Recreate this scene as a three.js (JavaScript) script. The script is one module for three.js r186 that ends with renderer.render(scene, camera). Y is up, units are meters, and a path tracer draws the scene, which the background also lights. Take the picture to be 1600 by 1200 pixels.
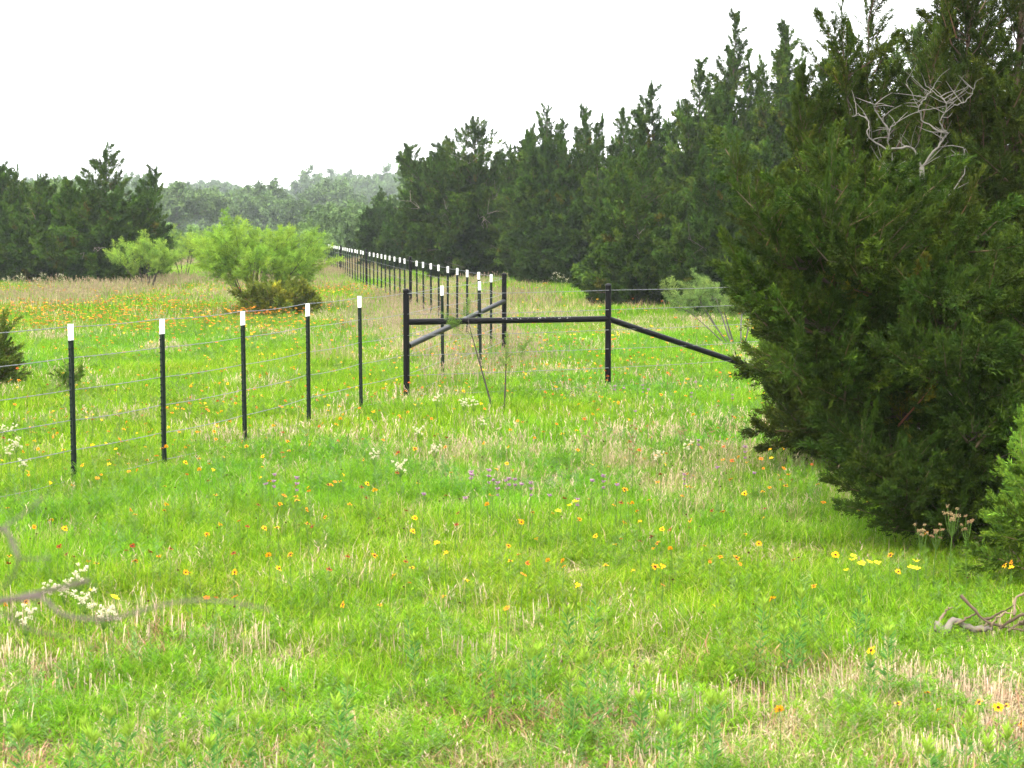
import * as THREE from 'three';
import { mergeGeometries } from 'three/addons/utils/BufferGeometryUtils.js';

// ---------- camera, sky, sun, exposure ----------
const scene = new THREE.Scene();
const camera = new THREE.PerspectiveCamera(24.19, 4 / 3, 0.1, 3000);
camera.position.set(0, 2.05, 0);
camera.rotation.x = -Math.atan(242 / 2800);
camera.focus = 17; camera.userData.fStop = 9;
const renderer = new THREE.WebGLRenderer();
renderer.toneMapping = THREE.LinearToneMapping;
renderer.toneMappingExposure = 5.05;
renderer.shadowMap.enabled = true;
{ // bright even overcast, a little brighter towards the zenith
  const W = 64, H = 32, data = new Float32Array(W * H * 4);
  for (let j = 0; j < H; j++) for (let i = 0; i < W; i++) {
    const s = Math.max(0, Math.sin(((j + 0.5) / H - 0.5) * Math.PI)), v = 0.62 * (1 + 0.75 * s), k = (j * W + i) * 4;
    data[k] = v * 0.985; data[k + 1] = v; data[k + 2] = v * 1.01; data[k + 3] = 1;
  }
  const sky = new THREE.DataTexture(data, W, H, THREE.RGBAFormat, THREE.FloatType);
  sky.mapping = THREE.EquirectangularReflectionMapping; sky.magFilter = THREE.LinearFilter; sky.needsUpdate = true;
  scene.background = sky; scene.environment = sky;
}
const sun = new THREE.DirectionalLight(0xfff4e2, 1.3);
sun.position.set(-28, 60, 22); sun.target.position.set(0, 0, -25); sun.shadow.radius = 40; sun.castShadow = true;
sun.shadow.camera.left = -40; sun.shadow.camera.right = 40; sun.shadow.camera.top = 60; sun.shadow.camera.bottom = -60; sun.shadow.camera.far = 200;
scene.add(sun, sun.target);
scene.fog = new THREE.FogExp2(0xe6eef6, 0.0003);

// ---------- helpers ----------
function rng(a) { return () => { a = (a + 0x6d2b79f5) | 0; let t = Math.imul(a ^ (a >>> 15), 1 | a); t = (t + Math.imul(t ^ (t >>> 7), 61 | t)) ^ t; return ((t ^ (t >>> 14)) >>> 0) / 4294967296; }; }
const tone = (k) => (x) => x * k; // one factor for all three channels of a colour
const V = (x, y, z) => new THREE.Vector3(x, y, z);
const mix = (a, b, t) => a + (b - a) * t, clamp = (x, a = 0, b = 1) => Math.min(b, Math.max(a, x)), sstep = (a, b, x) => { const t = clamp((x - a) / (b - a)); return t * t * (3 - 2 * t); };
function hash2(i, j, s) { let h = Math.imul(i, 374761393) ^ Math.imul(j, 668265263) ^ Math.imul(s, 1442695041); h = Math.imul(h ^ (h >>> 13), 1274126177); return ((h ^ (h >>> 16)) >>> 0) / 4294967296; }
function vnoise(x, y, s = 0) {
  const i = Math.floor(x), j = Math.floor(y), u = x - i, v = y - j, a = u * u * (3 - 2 * u), b = v * v * (3 - 2 * v);
  return mix(mix(hash2(i, j, s), hash2(i + 1, j, s), a), mix(hash2(i, j + 1, s), hash2(i + 1, j + 1, s), a), b);
}
const fbm = (x, y, s = 0) => 0.5 * vnoise(x, y, s) + 0.3 * vnoise(x * 2.1, y * 2.1, s + 1) + 0.2 * vnoise(x * 4.3, y * 4.3, s + 2);
const taken = new Map();
function numbered(n) { const k = taken.get(n) ?? 0; taken.set(n, k + 1); return k ? n + '_' + String(k).padStart(3, '0') : n; }
function group3(name, label, category, x, y, z, turn = 0, group) {
  const g = new THREE.Group(); g.name = numbered(name); g.position.set(x, y, z); g.rotation.y = turn;
  g.userData = { label, category }; if (group) g.userData.group = group; scene.add(g); return g;
}
function part(name, geo, mat, parent, label) { const m = new THREE.Mesh(geo, mat); m.name = name; m.castShadow = m.receiveShadow = true; if (label) m.userData.label = label; parent.add(m); return m; }
function dup(o, x, y, z, turn, label, group, s = 1) {
  const c = o.clone(); c.name = numbered(o.name.replace(/_\d{3}$/, '')); c.position.set(x, y, z); c.rotation.y = turn; c.scale.setScalar(s);
  c.userData = { ...o.userData, label: label ?? o.userData.label }; if (group) c.userData.group = group; scene.add(c); return c;
}
class MB { // collects coloured triangles
  constructor() { this.p = []; this.c = []; this.i = []; }
  v(p, c) { this.p.push(p.x, p.y, p.z); this.c.push(c[0], c[1], c[2]); return this.p.length / 3 - 1; }
  diamond(p, d, len, w, side, c, fat = 0.45) {
    const m = p.clone().addScaledVector(d, len * fat), a = this.v(p, c), b = this.v(m.clone().addScaledVector(side, w / 2), c), t = this.v(p.clone().addScaledVector(d, len), c), e = this.v(m.addScaledVector(side, -w / 2), c);
    this.i.push(a, b, t, a, t, e);
  }
  strip(pts, ws, side, c) {
    let l, r;
    pts.forEach((p, k) => {
      const w = ws[k] / 2, nl = this.v(p.clone().addScaledVector(side, -w), c), nr = w > 1e-5 ? this.v(p.clone().addScaledVector(side, w), c) : nl;
      if (k) { this.i.push(l, r, nr); if (nr !== nl) this.i.push(l, nr, nl); }
      l = nl; r = nr;
    });
  }
  tube(pts, rs, seg, c, cap = true) {
    const n = pts.length; let prev, up = V(0.3, 0.1, 1);
    for (let k = 0; k < n; k++) {
      const t = (k < n - 1 ? pts[k + 1].clone().sub(pts[k]) : pts[k].clone().sub(pts[k - 1])).normalize();
      if (k && k < n - 1) t.add(pts[k].clone().sub(pts[k - 1]).normalize()).normalize();
      const s = up.clone().cross(t); if (s.lengthSq() < 1e-4) s.set(1, 0, 0).cross(t); s.normalize(); const u = t.clone().cross(s); up = u;
      const ring = [], r = typeof rs === 'number' ? rs : rs[k];
      for (let j = 0; j < seg; j++) { const a = (j / seg) * 2 * Math.PI; ring.push(this.v(pts[k].clone().addScaledVector(s, Math.cos(a) * r).addScaledVector(u, Math.sin(a) * r), c)); }
      if (prev) for (let j = 0; j < seg; j++) { const a = prev[j], b = prev[(j + 1) % seg], d = ring[j], e = ring[(j + 1) % seg]; this.i.push(a, b, e, a, e, d); }
      else if (cap) { const m = this.v(pts[0], c); for (let j = 0; j < seg; j++) this.i.push(m, ring[(j + 1) % seg], ring[j]); }
      prev = ring;
    }
    if (cap) { const m = this.v(pts[n - 1], c); for (let j = 0; j < seg; j++) this.i.push(m, prev[j], prev[(j + 1) % seg]); }
  }
  geo() {
    const g = new THREE.BufferGeometry();
    g.setAttribute('position', new THREE.Float32BufferAttribute(this.p, 3)); g.setAttribute('color', new THREE.Float32BufferAttribute(this.c, 3)); g.setIndex(this.i); g.computeVertexNormals();
    return g;
  }
}
const curve = (pts, n) => new THREE.CatmullRomCurve3(pts).getPoints(n);
function randDir(R) { const z = R() * 2 - 1, a = R() * 6.2832, r = Math.sqrt(1 - z * z); return V(r * Math.cos(a), z, r * Math.sin(a)); }
function perp(d, R) { const s = randDir(R).cross(d); return s.lengthSq() < 1e-4 ? V(1, 0, 0) : s.normalize(); }

// ---------- materials ----------
function speckle(seed, lo, hi, fx, fy) {
  const N = 256, d = new Uint8Array(N * N * 4);
  for (let j = 0; j < N; j++) for (let i = 0; i < N; i++) { const v = Math.round(255 * clamp(mix(lo, hi, fbm((i / N) * fx, (j / N) * fy, seed) * 0.7 + hash2(i, j, seed) * 0.3))), k = (j * N + i) * 4; d[k] = d[k + 1] = d[k + 2] = v; d[k + 3] = 255; }
  const t = new THREE.DataTexture(d, N, N); t.wrapS = t.wrapT = THREE.MirroredRepeatWrapping; t.magFilter = THREE.LinearFilter; t.needsUpdate = true; return t;
}
const vc = (o) => new THREE.MeshPhysicalMaterial({ vertexColors: true, roughness: 0.9, specularIntensity: 0.25, side: THREE.DoubleSide, ...o });
const leafy = (t) => new THREE.MeshPhysicalMaterial({ vertexColors: true, roughness: 0.95, side: THREE.DoubleSide, transmission: t, thickness: 0, specularIntensity: 0.12 });
const M = {
  bark: vc({ roughness: 0.95 }), grass: leafy(0.28), cedar: vc({ roughness: 0.85, specularIntensity: 0.15 }), mesquite: leafy(0.45), petal: leafy(0.35), dull: vc({}),
  pipe: new THREE.MeshPhysicalMaterial({ color: new THREE.Color(0.004, 0.004, 0.0045), roughness: 0.5, specularIntensity: 0.14, roughnessMap: speckle(3, 0.6, 1, 12, 12), bumpMap: speckle(4, 0, 1, 40, 40), bumpScale: 0.0006 }),
  tpost: new THREE.MeshPhysicalMaterial({ color: new THREE.Color(0.009, 0.015, 0.01), roughness: 0.6, specularIntensity: 0.18 }),
  tip: new THREE.MeshStandardMaterial({ color: new THREE.Color(0.8, 0.8, 0.78), roughness: 0.6 }),
  wire: new THREE.MeshStandardMaterial({ color: new THREE.Color(0.17, 0.175, 0.18), roughness: 0.55, metalness: 0.5 }),
};

// ---------- ground ----------
const GW = 1400;
{
  const N = 1024, d = new Uint8Array(N * N * 4), toB = (x) => Math.round(255 * Math.pow(clamp(x), 1 / 2.2));
  for (let j = 0; j < N; j++) for (let i = 0; i < N; i++) {
    const u = i / N, v = j / N, a = sstep(0.8, 1, u), b = sstep(0.8, 1, v), per = (f, s) => mix(mix(fbm(u * f, v * f, s), fbm((u - 1) * f, v * f, s), a), mix(fbm(u * f, (v - 1) * f, s), fbm((u - 1) * f, (v - 1) * f, s), a), b);
    const n = per(16, 11), m = per(90, 12), g = sstep(0.35, 0.62, n * 0.6 + m * 0.4), q = 0.75 + 0.5 * hash2(i, j, 5), k = (j * N + i) * 4;
    d[k] = toB(mix(0.125, 0.055, g) * q); d[k + 1] = toB(mix(0.098, 0.105, g) * q); d[k + 2] = toB(mix(0.058, 0.016, g) * q); d[k + 3] = 255;
  }
  const t = new THREE.DataTexture(d, N, N); t.colorSpace = THREE.SRGBColorSpace; t.wrapS = t.wrapT = THREE.RepeatWrapping; t.magFilter = THREE.LinearFilter; t.repeat.set(GW / 8, GW / 8); t.needsUpdate = true;
  const g = new THREE.PlaneGeometry(GW, GW, 2, 2); g.rotateX(-Math.PI / 2);
  const m = new THREE.Mesh(g, new THREE.MeshStandardMaterial({ map: t, roughness: 1 })); m.name = 'ground'; m.position.z = -GW / 2 + 60; m.receiveShadow = true;
  m.userData = { kind: 'structure', label: 'meadow soil with straw litter under the grass', category: 'ground' }; scene.add(m);
}

// ---------- fences ----------
function tPostGeo(h) { // T section with studs along its face
  const s = new THREE.Shape(); // x across, y towards the back
  s.moveTo(-0.0185, 0); s.lineTo(0.0185, 0); s.lineTo(0.0185, 0.005); s.lineTo(0.004, 0.008); s.lineTo(0.0025, 0.036); s.lineTo(-0.0025, 0.036); s.lineTo(-0.004, 0.008); s.lineTo(-0.0185, 0.005); s.closePath();
  const body = (y0, y1, k) => { const g = new THREE.ExtrudeGeometry(s, { depth: y1 - y0, bevelEnabled: false }); g.rotateX(-Math.PI / 2); g.scale(k, 1, k); g.translate(0, y0, 0); return g; };
  const stud = new THREE.BoxGeometry(0.012, 0.014, 0.011), low = [], top = [], split = h - 0.125;
  for (let y = 0.1; y < h - 0.02; y += 0.054) { const b = stud.clone(); b.translate(0, y, 0.005); (y < split ? low : top).push(b); }
  const flat = (x) => (x.index ? x.toNonIndexed() : x), merge = (a, b) => mergeGeometries([flat(a), ...b.map(flat)]);
  return [merge(body(-0.12, split, 1), low), merge(body(split, h, 1.03), top)];
}
const TP = [1.3, 1.32].map(tPostGeo);
function tPost(parent, x, z, h, turn) {
  const [b, t] = TP[h > 1.31 ? 1 : 0], p = part('steel_post', b, M.tpost, parent); p.position.set(x, 0, z); p.rotation.set((hash2(Math.round(x * 100), 3, 1) - 0.5) * 0.035, turn, (hash2(Math.round(x * 100), 3, 2) - 0.5) * 0.035);
  part('white_tip', t, M.tip, p, 'white painted post top'); return p;
}
function pipePost(parent, name, x, z, h, r = 0.0375) {
  const pts = []; pts.push(new THREE.Vector2(0.0005, -0.15), new THREE.Vector2(r, -0.15), new THREE.Vector2(r, h - 0.035));
  pts.push(new THREE.Vector2(r * 1.06, h - 0.033), new THREE.Vector2(r * 1.06, h - 0.02)); for (let k = 1; k <= 6; k++) { const a = (k / 6) * Math.PI / 2; pts.push(new THREE.Vector2(Math.max(0.0005, r * 1.06 * Math.cos(a)), h - 0.02 + r * 0.75 * Math.sin(a))); }
  const p = part(name, new THREE.LatheGeometry(pts, 18), M.pipe, parent); p.position.set(x, 0, z); return p;
}
function pipeRail(parent, name, a, b, r = 0.036, label) {
  const d = b.clone().sub(a), g = new THREE.CylinderGeometry(r, r, d.length(), 16, 1); const m = part(name, g, M.pipe, parent, label);
  m.position.copy(a).addScaledVector(d, 0.5); m.quaternion.setFromUnitVectors(V(0, 1, 0), d.normalize()); return m;
}
const WIRES = [1.3, 1.06, 0.81, 0.575, 0.34, 0.11];
function wires(parent, stops, twisted, seed) { // stops: points on the ground along the line
  const R = rng(seed);
  WIRES.forEach((h) => {
    const pts = [];
    for (let k = 0; k < stops.length - 1; k++) {
      const [x0, z0] = stops[k], [x1, z1] = stops[k + 1], sag = 0.004 + R() * 0.012, L = Math.hypot(x1 - x0, z1 - z0), n = twisted ? Math.ceil(L / 0.03) : 6;
      for (let j = k ? 1 : 0; j <= n; j++) { const t = j / n; pts.push(V(mix(x0, x1, t), h - 4 * sag * t * (1 - t), mix(z0, z1, t))); }
    }
    const mb = new MB();
    if (twisted) for (const o of [0, Math.PI]) mb.tube(pts.map((p, k) => { const a = k * 1.05 + o; return V(p.x + Math.cos(a) * 0.002, p.y + Math.sin(a) * 0.0024, p.z); }), 0.0019, 4, [1, 1, 1], false);
    else mb.tube(pts, 0.0028, 4, [1, 1, 1], false);
    part('wire', mb.geo(), M.wire, parent);
  });
}
const CORNER = [-1.24, -21.0], BEND = [-0.12, -27.5];
{
  const f = group3('wire_fence', 'near wire fence of green steel posts with white tops, crossing the left meadow', 'fence', 0, 0, 0, 0, 'wire fences');
  const posts = [[-4.5, -11.1, 1.32], [-3.95, -12.5, 1.32], [-3.41, -13.8, 1.32], [-2.946, -15, 1.3], [-2.47, -16.4, 1.3], [-2.075, -18.1, 1.3], [-1.666, -19.6, 1.32], [-0.91, -23.2, 1.32], [-0.45, -25.2, 1.32]];
  for (const [x, z, h] of posts) tPost(f, x, z, h, -0.9 + (hash2(Math.round(z * 10), 7, 2) - 0.5) * 0.3);
  pipePost(f, 'corner_post', ...CORNER, 1.35); pipePost(f, 'corner_post', ...BEND, 1.375);
  pipeRail(f, 'brace', V(BEND[0], 0.95, BEND[1]), V(CORNER[0] + 0.02, 0.68, CORNER[1] - 0.03), 0.036, 'sloping black pipe brace');
  wires(f, [...posts.slice(0, 7), CORNER, ...posts.slice(7), BEND].map(([x, z], k, a) => (a[k] === CORNER || a[k] === BEND) ? [x - 0.03, z + 0.03] : [x - 0.014, z + 0.014]), true, 1);
}
{
  const f = group3('wire_fence', 'cross fence of black pipe posts and rail running behind the large juniper', 'fence', 0, 0, 0, 0, 'wire fences');
  const a = [1.19, -22.15], b = [3.59, -24.02];
  pipePost(f, 'pipe_post', ...a, 1.375); pipePost(f, 'pipe_post', ...b, 1.375);
  pipeRail(f, 'rail', V(CORNER[0], 0.965, CORNER[1]), V(a[0], 0.945, a[1]), 0.037, 'level black pipe rail with worn speckled top');
  { // pale scuffs and drips on the upper face of the rail
    const R = rng(71), mb = new MB(), p = V(CORNER[0], 0.965, CORNER[1]), q = V(a[0], 0.945, a[1]), u = q.clone().sub(p).normalize(), side = V(0, 1, 0).cross(u).normalize(); if (side.z < 0) side.negate(); const up = u.clone().cross(side); if (up.y < 0) up.negate();
    for (let k = 0; k < 46; k++) { const c = p.clone().lerp(q, 0.42 + 0.42 * R()), a0 = 0.25 + 0.8 * R(), da = 0.1 + 0.35 * R() * R(), w = 0.004 + 0.012 * R(), pt = (an) => c.clone().addScaledVector(up, Math.cos(an) * 0.0378).addScaledVector(side, Math.sin(an) * 0.0378); mb.strip([pt(a0), pt(a0 + da * 0.5), pt(a0 + da)], [w * 0.4, w, w * 0.3], u, [0.4, 0.4, 0.38].map(tone(0.4 + 0.6 * R()))); }
    part('pale_scuff', mb.geo(), M.dull, f, 'pale scuffs on the rail').userData.kind = 'stuff';
  }
  pipeRail(f, 'brace', V(a[0], 0.945, a[1]), V(b[0], 0.08, b[1]), 0.037, 'sloping black pipe brace');
  const more = []; for (let k = 1; k < 7; k++) { const x = b[0] + k * 1.5, z = b[1] - k * 1.17; more.push([x, z]); tPost(f, x, z, 1.32, 0.4); }
  wires(f, [[CORNER[0] + 0.02, CORNER[1] + 0.035], [a[0], a[1] + 0.04], [b[0], b[1] + 0.04], ...more], true, 2);
}
{
  const f = group3('wire_fence', 'long far fence line of white topped posts receding along the junipers', 'fence', 0, 0, 0, 0, 'wire fences');
  const st = [[BEND[0] - 0.02, BEND[1]]];
  for (let k = 1; k < 38; k++) {
    const x = BEND[0] - 0.232 * k, z = BEND[1] - 1.56 * k; st.push([x - 0.01, z]);
    if (k % 10 === 0) pipePost(f, 'pipe_post', x, z, 1.39); else tPost(f, x, z, 1.32, -0.9 + (hash2(k, 7, 4) - 0.5) * 0.3);
  }
  wires(f, st, false, 3);
}

// ---------- foliage pieces ----------
function plumeGeo(seed, o) { // a feathery branch end along +Y, length L
  const R = rng(seed), mb = new MB();
  mb.tube([V(0, 0, 0), V(0.02 * R(), o.L * 0.5, 0.02 * R()), V(0, o.L * 0.85, 0)], [0.008 * o.L * 2, 0.005 * o.L * 2, 0.001], 3, o.twig ?? [0.1, 0.07, 0.05], false);
  for (let k = 0; k < o.sprays; k++) {
    const s = Math.pow(R(), 0.8), az = R() * 6.2832, th = mix(1.25, 0.35, s) * (0.7 + 0.6 * R()), rad = V(Math.cos(az), 0, Math.sin(az));
    const d = rad.multiplyScalar(Math.sin(th)).add(V(0, Math.cos(th), 0)).normalize(), len = o.spread * (1 - 0.45 * s) * (0.5 + 0.9 * R()), b = V(0, s * o.L * 0.9, 0);
    const q = 0.7 + 0.6 * R(), w = R() * o.vary, c0 = [o.col[0] * q * (1 + w), o.col[1] * q * (1 + 0.45 * w), o.col[2] * q];
    for (let j = 0; j < o.n; j++) {
      const p = b.clone().addScaledVector(d, len * (0.1 + 0.9 * R())).addScaledVector(randDir(R), o.jit), e = d.clone().addScaledVector(randDir(R), o.splay ?? 0.75);
      e.y += (o.rise ?? 0.15) * R(); e.normalize();
      const z = 0.8 + 0.4 * R();
      mb.diamond(p, e, o.leaf[0] * (0.6 + 0.8 * R()), o.leaf[1] * (0.7 + 0.6 * R()), perp(e, R), [c0[0] * z, c0[1] * z, c0[2] * z]);
    }
  }
  return mb.geo();
}
const CG = [0.021, 0.044, 0.006];
const PL = {
  near: [[11, 46, 28, 0.135], [12, 34, 30, 0.19], [13, 60, 24, 0.1], [14, 26, 26, 0.16]].map(([s, sprays, n, spread]) => plumeGeo(s, { L: 0.5, sprays, n, spread, leaf: [0.03, 0.0075], jit: 0.01, vary: 0.9, col: CG })),
  far: [21, 22].map((s) => plumeGeo(s, { L: 0.8, sprays: 30, n: 15, spread: 0.27, leaf: [0.125, 0.034], jit: 0.03, vary: 0.7, col: CG })),
  mesq: [31, 32].map((s) => plumeGeo(s, { L: 0.55, sprays: 24, n: 22, spread: 0.24, leaf: [0.07, 0.011], jit: 0.02, vary: 0.35, col: [0.105, 0.23, 0.035], rise: -0.5, splay: 0.9, twig: [0.06, 0.07, 0.03] })),
  elm: [41, 42].map((s) => plumeGeo(s, { L: 1.1, sprays: 26, n: 16, spread: 0.75, leaf: [0.2, 0.1], jit: 0.12, vary: 0.3, col: [0.06, 0.11, 0.035], splay: 1.5, rise: 0 })),
};
function crown(parent, geos, mat, list, name = 'crown') { // list: {p, d, s, w, c}
  const q = new THREE.Quaternion(), up = V(0, 1, 0), m = new THREE.Matrix4(), roll = new THREE.Quaternion();
  geos.forEach((g, gi) => {
    const sub = list.filter((_, k) => k % geos.length === gi); if (!sub.length) return;
    const im = new THREE.InstancedMesh(g, mat, sub.length); im.name = name; im.castShadow = im.receiveShadow = true; im.userData.kind = 'stuff';
    sub.forEach((e, k) => {
      q.setFromUnitVectors(up, e.d); roll.setFromAxisAngle(up, e.r); q.multiply(roll);
      m.compose(e.p, q, V(e.s * e.w, e.s, e.s * e.w)); im.setMatrixAt(k, m); im.setColorAt(k, new THREE.Color(e.c[0], e.c[1], e.c[2]));
    });
    parent.add(im);
  });
}
const BARK = [0.065, 0.048, 0.038];
/* a juniper: leaders are clothed limbs, each an axis from a to b (metres from the base) with its own spread r */
function cedar(o) {
  const R = rng(o.seed), g = group3(o.name ?? 'juniper_tree', o.label, o.category ?? 'tree', o.x, 0, o.z, 0, o.group), list = [], wood = new MB(), dead = new MB();
  const near = o.near, PLn = o.geos ?? (near ? PL.near : PL.far), pl = near ? 0.5 : 0.8, S = o.size ?? 1, tint = o.tint ?? [1, 1, 1], bark = o.bark ?? BARK;
  const th = Math.max(...o.leaders.map((l) => l.b[1]));
  o.leaders.forEach((l, li) => {
    const a = V(...l.a), b = V(...l.b), len = a.distanceTo(b), bow = l.bow ?? 0.05;
    const mid = a.clone().lerp(b, 0.5).add(V((R() - 0.5) * bow * len, (R() - 0.3) * bow * len, (R() - 0.5) * bow * len));
    const r0 = l.rad ?? Math.max(0.02, th * 0.011) * (li ? 0.6 : 1), ax = new THREE.CatmullRomCurve3([a, mid, b]), n = 10;
    wood.tube(ax.getPoints(n), Array.from({ length: n + 1 }, (_, k) => Math.max(0.004, r0 * Math.pow(1 - k / n, 0.8))), 6, bark.map(tone(0.85 + 0.3 * R())), false);
    const N = Math.round(1.15 * (l.n ?? (o.density ?? 40) * len * Math.max(0.35, l.r))), t0 = l.from ?? 0.08, steep = clamp((b.y - a.y) / len);
    for (let k = 0, CL = 1, st = 1; k < N; k += st) {
      let t, prof; do { t = t0 + (1 - t0) * R(); const u = (t - t0) / (1 - t0); prof = l.prof ? l.prof(u) : u < 0.22 ? mix(0.7, 1, u / 0.22) : Math.pow(1 - (u - 0.22) / 0.78, 0.8) * 0.88 + 0.12; } while (R() > prof * 0.8 + 0.2);
      const az = R() * 6.2832, ln = vnoise(az * 1.3 + li * 7, t * len * 1.4, o.seed), lump = 0.5 + 0.85 * ln; CL = t > 0.55 ? 1 : near ? 2 : 4; st = t > 0.55 ? 0.42 : CL; if (t < 0.6 && ln < 0.3 && R() < 0.55) continue;
      const rho = Math.max(0, l.r * prof * lump * (0.3 + 0.7 * Math.sqrt(R())) - pl * S * 0.35);
      const c = ax.getPoint(t), out = V(Math.cos(az), 0, Math.sin(az)), el = mix(0.3, 1.0, t) * steep + (R() - 0.5) * 0.7 + (1 - steep) * 0.5;
      const p = c.clone().addScaledVector(out, rho); p.y += (R() - 0.5) * 0.2;
      if (p.y < (o.floor ?? 0.1)) { p.y = (o.floor ?? 0.1) + 0.1 * R(); }
      const d = out.multiplyScalar(Math.cos(el)).add(V(0, Math.sin(el), 0)).normalize(), s = S * (0.6 + 0.65 * R()) * mix(1, near ? 0.75 : 0.68, sstep(0.3, 1, t));
      const q = 0.5 + 0.95 * R() * R() + 0.25 * R(), y = R() * R() * (o.yellow ?? 0.8), sp = pl * S * 0.3;
      for (let m = 0; m < CL; m++) {
        const q2 = q * (0.85 + 0.3 * R()), pm = m ? p.clone().add(V((R() - 0.5) * 2 * sp, (R() - 0.5) * 1.6 * sp, (R() - 0.5) * 2 * sp)) : p; if (pm.y < (o.floor ?? 0.1)) pm.y = (o.floor ?? 0.1);
        list.push({ p: pm, d: m ? d.clone().addScaledVector(randDir(R), 0.45).normalize() : d, s: s * (0.75 + 0.45 * R()), w: 0.75 + 0.35 * R(), r: R() * 6.28, c: R() < 0.014 ? [2.6, 1.5, 1.2] : [tint[0] * q2 * (1 + y), tint[1] * q2 * (1 + 0.4 * y), tint[2] * q2] });
      }
      if (rho > 0.12 && R() < (o.twigs ?? 0.4) * 1.6) {
        const st = ax.getPoint(Math.max(0, t - (rho * 0.5) / len)), m2 = st.clone().lerp(p, 0.5); m2.y -= 0.05 * rho;
        wood.tube(curve([st, m2, p], 4), [0.014, 0.011, 0.008, 0.006, 0.004].map((x) => x * S * (near ? 0.8 : 1.1)), 4, bark.map(tone(0.8 + 0.4 * R())), false);
      }
    }
    const stepT = (near ? 0.1 : 0.15) / len; // a close sleeve of sprays along the thinning tip of the stem
    for (let t = 0.55; t < 0.99; t += stepT) for (let m = 0; m < 2; m++) { const az = R() * 6.2832, e = 0.75 + 0.5 * R(); list.push({ p: ax.getPoint(t), d: V(Math.cos(az) * Math.cos(e), Math.sin(e), Math.sin(az) * Math.cos(e)).normalize(), s: S * mix(0.75, 0.42, (t - 0.55) / 0.45) * (0.75 + 0.5 * R()), w: 0.7, r: R() * 6, c: tint.map(tone(0.7 + 0.6 * R())) }); }
    for (let k = 0; k < 2; k++) list.push({ p: b.clone().lerp(ax.getPoint(0.93), R()), d: V((R() - 0.5) * 0.4, 1, (R() - 0.5) * 0.4).normalize(), s: S * (0.5 + 0.4 * R()), w: 0.5, r: R() * 6, c: tint });
  });
  if (o.deadTwigs) for (let k = 0; k < o.deadTwigs; k++) { // bare grey twigs poking out of the lower crown
    const l = o.leaders[Math.floor(R() * o.leaders.length)], a = V(...l.a).lerp(V(...l.b), 0.12 + 0.45 * R()), az = o.deadAz ? o.deadAz[0] + R() * o.deadAz[1] : R() * 6.28, L = l.r * (0.8 + 0.35 * R()), e = 0.05 + 0.5 * R(), d = V(Math.cos(az) * Math.cos(e), Math.sin(e), Math.sin(az) * Math.cos(e));
    let p = a; const pts = [p]; for (let j = 0; j < 4; j++) { p = p.clone().addScaledVector(d, L / 4).add(randDir(R).multiplyScalar(L * 0.05)); pts.push(p); }
    const c = [0.2, 0.17, 0.145].map(tone(0.6 + 0.6 * R()));
    dead.tube(pts, [0.016, 0.013, 0.01, 0.008, 0.004].map((x) => x * (near ? 0.6 : 1.1)), 4, c, false);
    for (let j = 1; j < 5; j++) for (let q = 0; q < 2; q++) { const e2 = d.clone().addScaledVector(randDir(R), 0.9).normalize(); dead.tube([pts[j], pts[j].clone().addScaledVector(e2, L * 0.16), pts[j].clone().addScaledVector(e2, L * 0.26).add(randDir(R).multiplyScalar(L * 0.05))], [0.007, 0.005, 0.003].map((x) => x * (near ? 0.6 : 1.2)), 3, c, false); }
  }
  part('trunk', wood.geo(), M.bark, g);
  if (o.deadTwigs) { const t = part('dead_twigs', dead.geo(), M.bark, g, 'bare grey dead twigs'); t.userData.kind = 'stuff'; }
  crown(g, PLn, M.cedar, list);
  return g;
}
// leaders for an upright juniper: a central stem and side stems of lesser height
function upright(seed, h, r, n, spread = 0.55, lo = 0.55) {
  const R = rng(seed), L = [{ a: [0, -0.1, 0], b: [(R() - 0.5) * 0.2, h, (R() - 0.5) * 0.2], r: r * 0.85 }];
  for (let k = 0; k < n; k++) { const az = (k / n + R() * 0.6 / n) * 6.2832, q = r * spread * (0.7 + 0.5 * R()); L.push({ a: [Math.cos(az) * 0.06, -0.05, Math.sin(az) * 0.06], b: [Math.cos(az) * q, h * (lo + (0.92 - lo) * R()), Math.sin(az) * q], r: r * (0.4 + 0.25 * R()), bow: 0.12 }); }
  return L;
}
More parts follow.
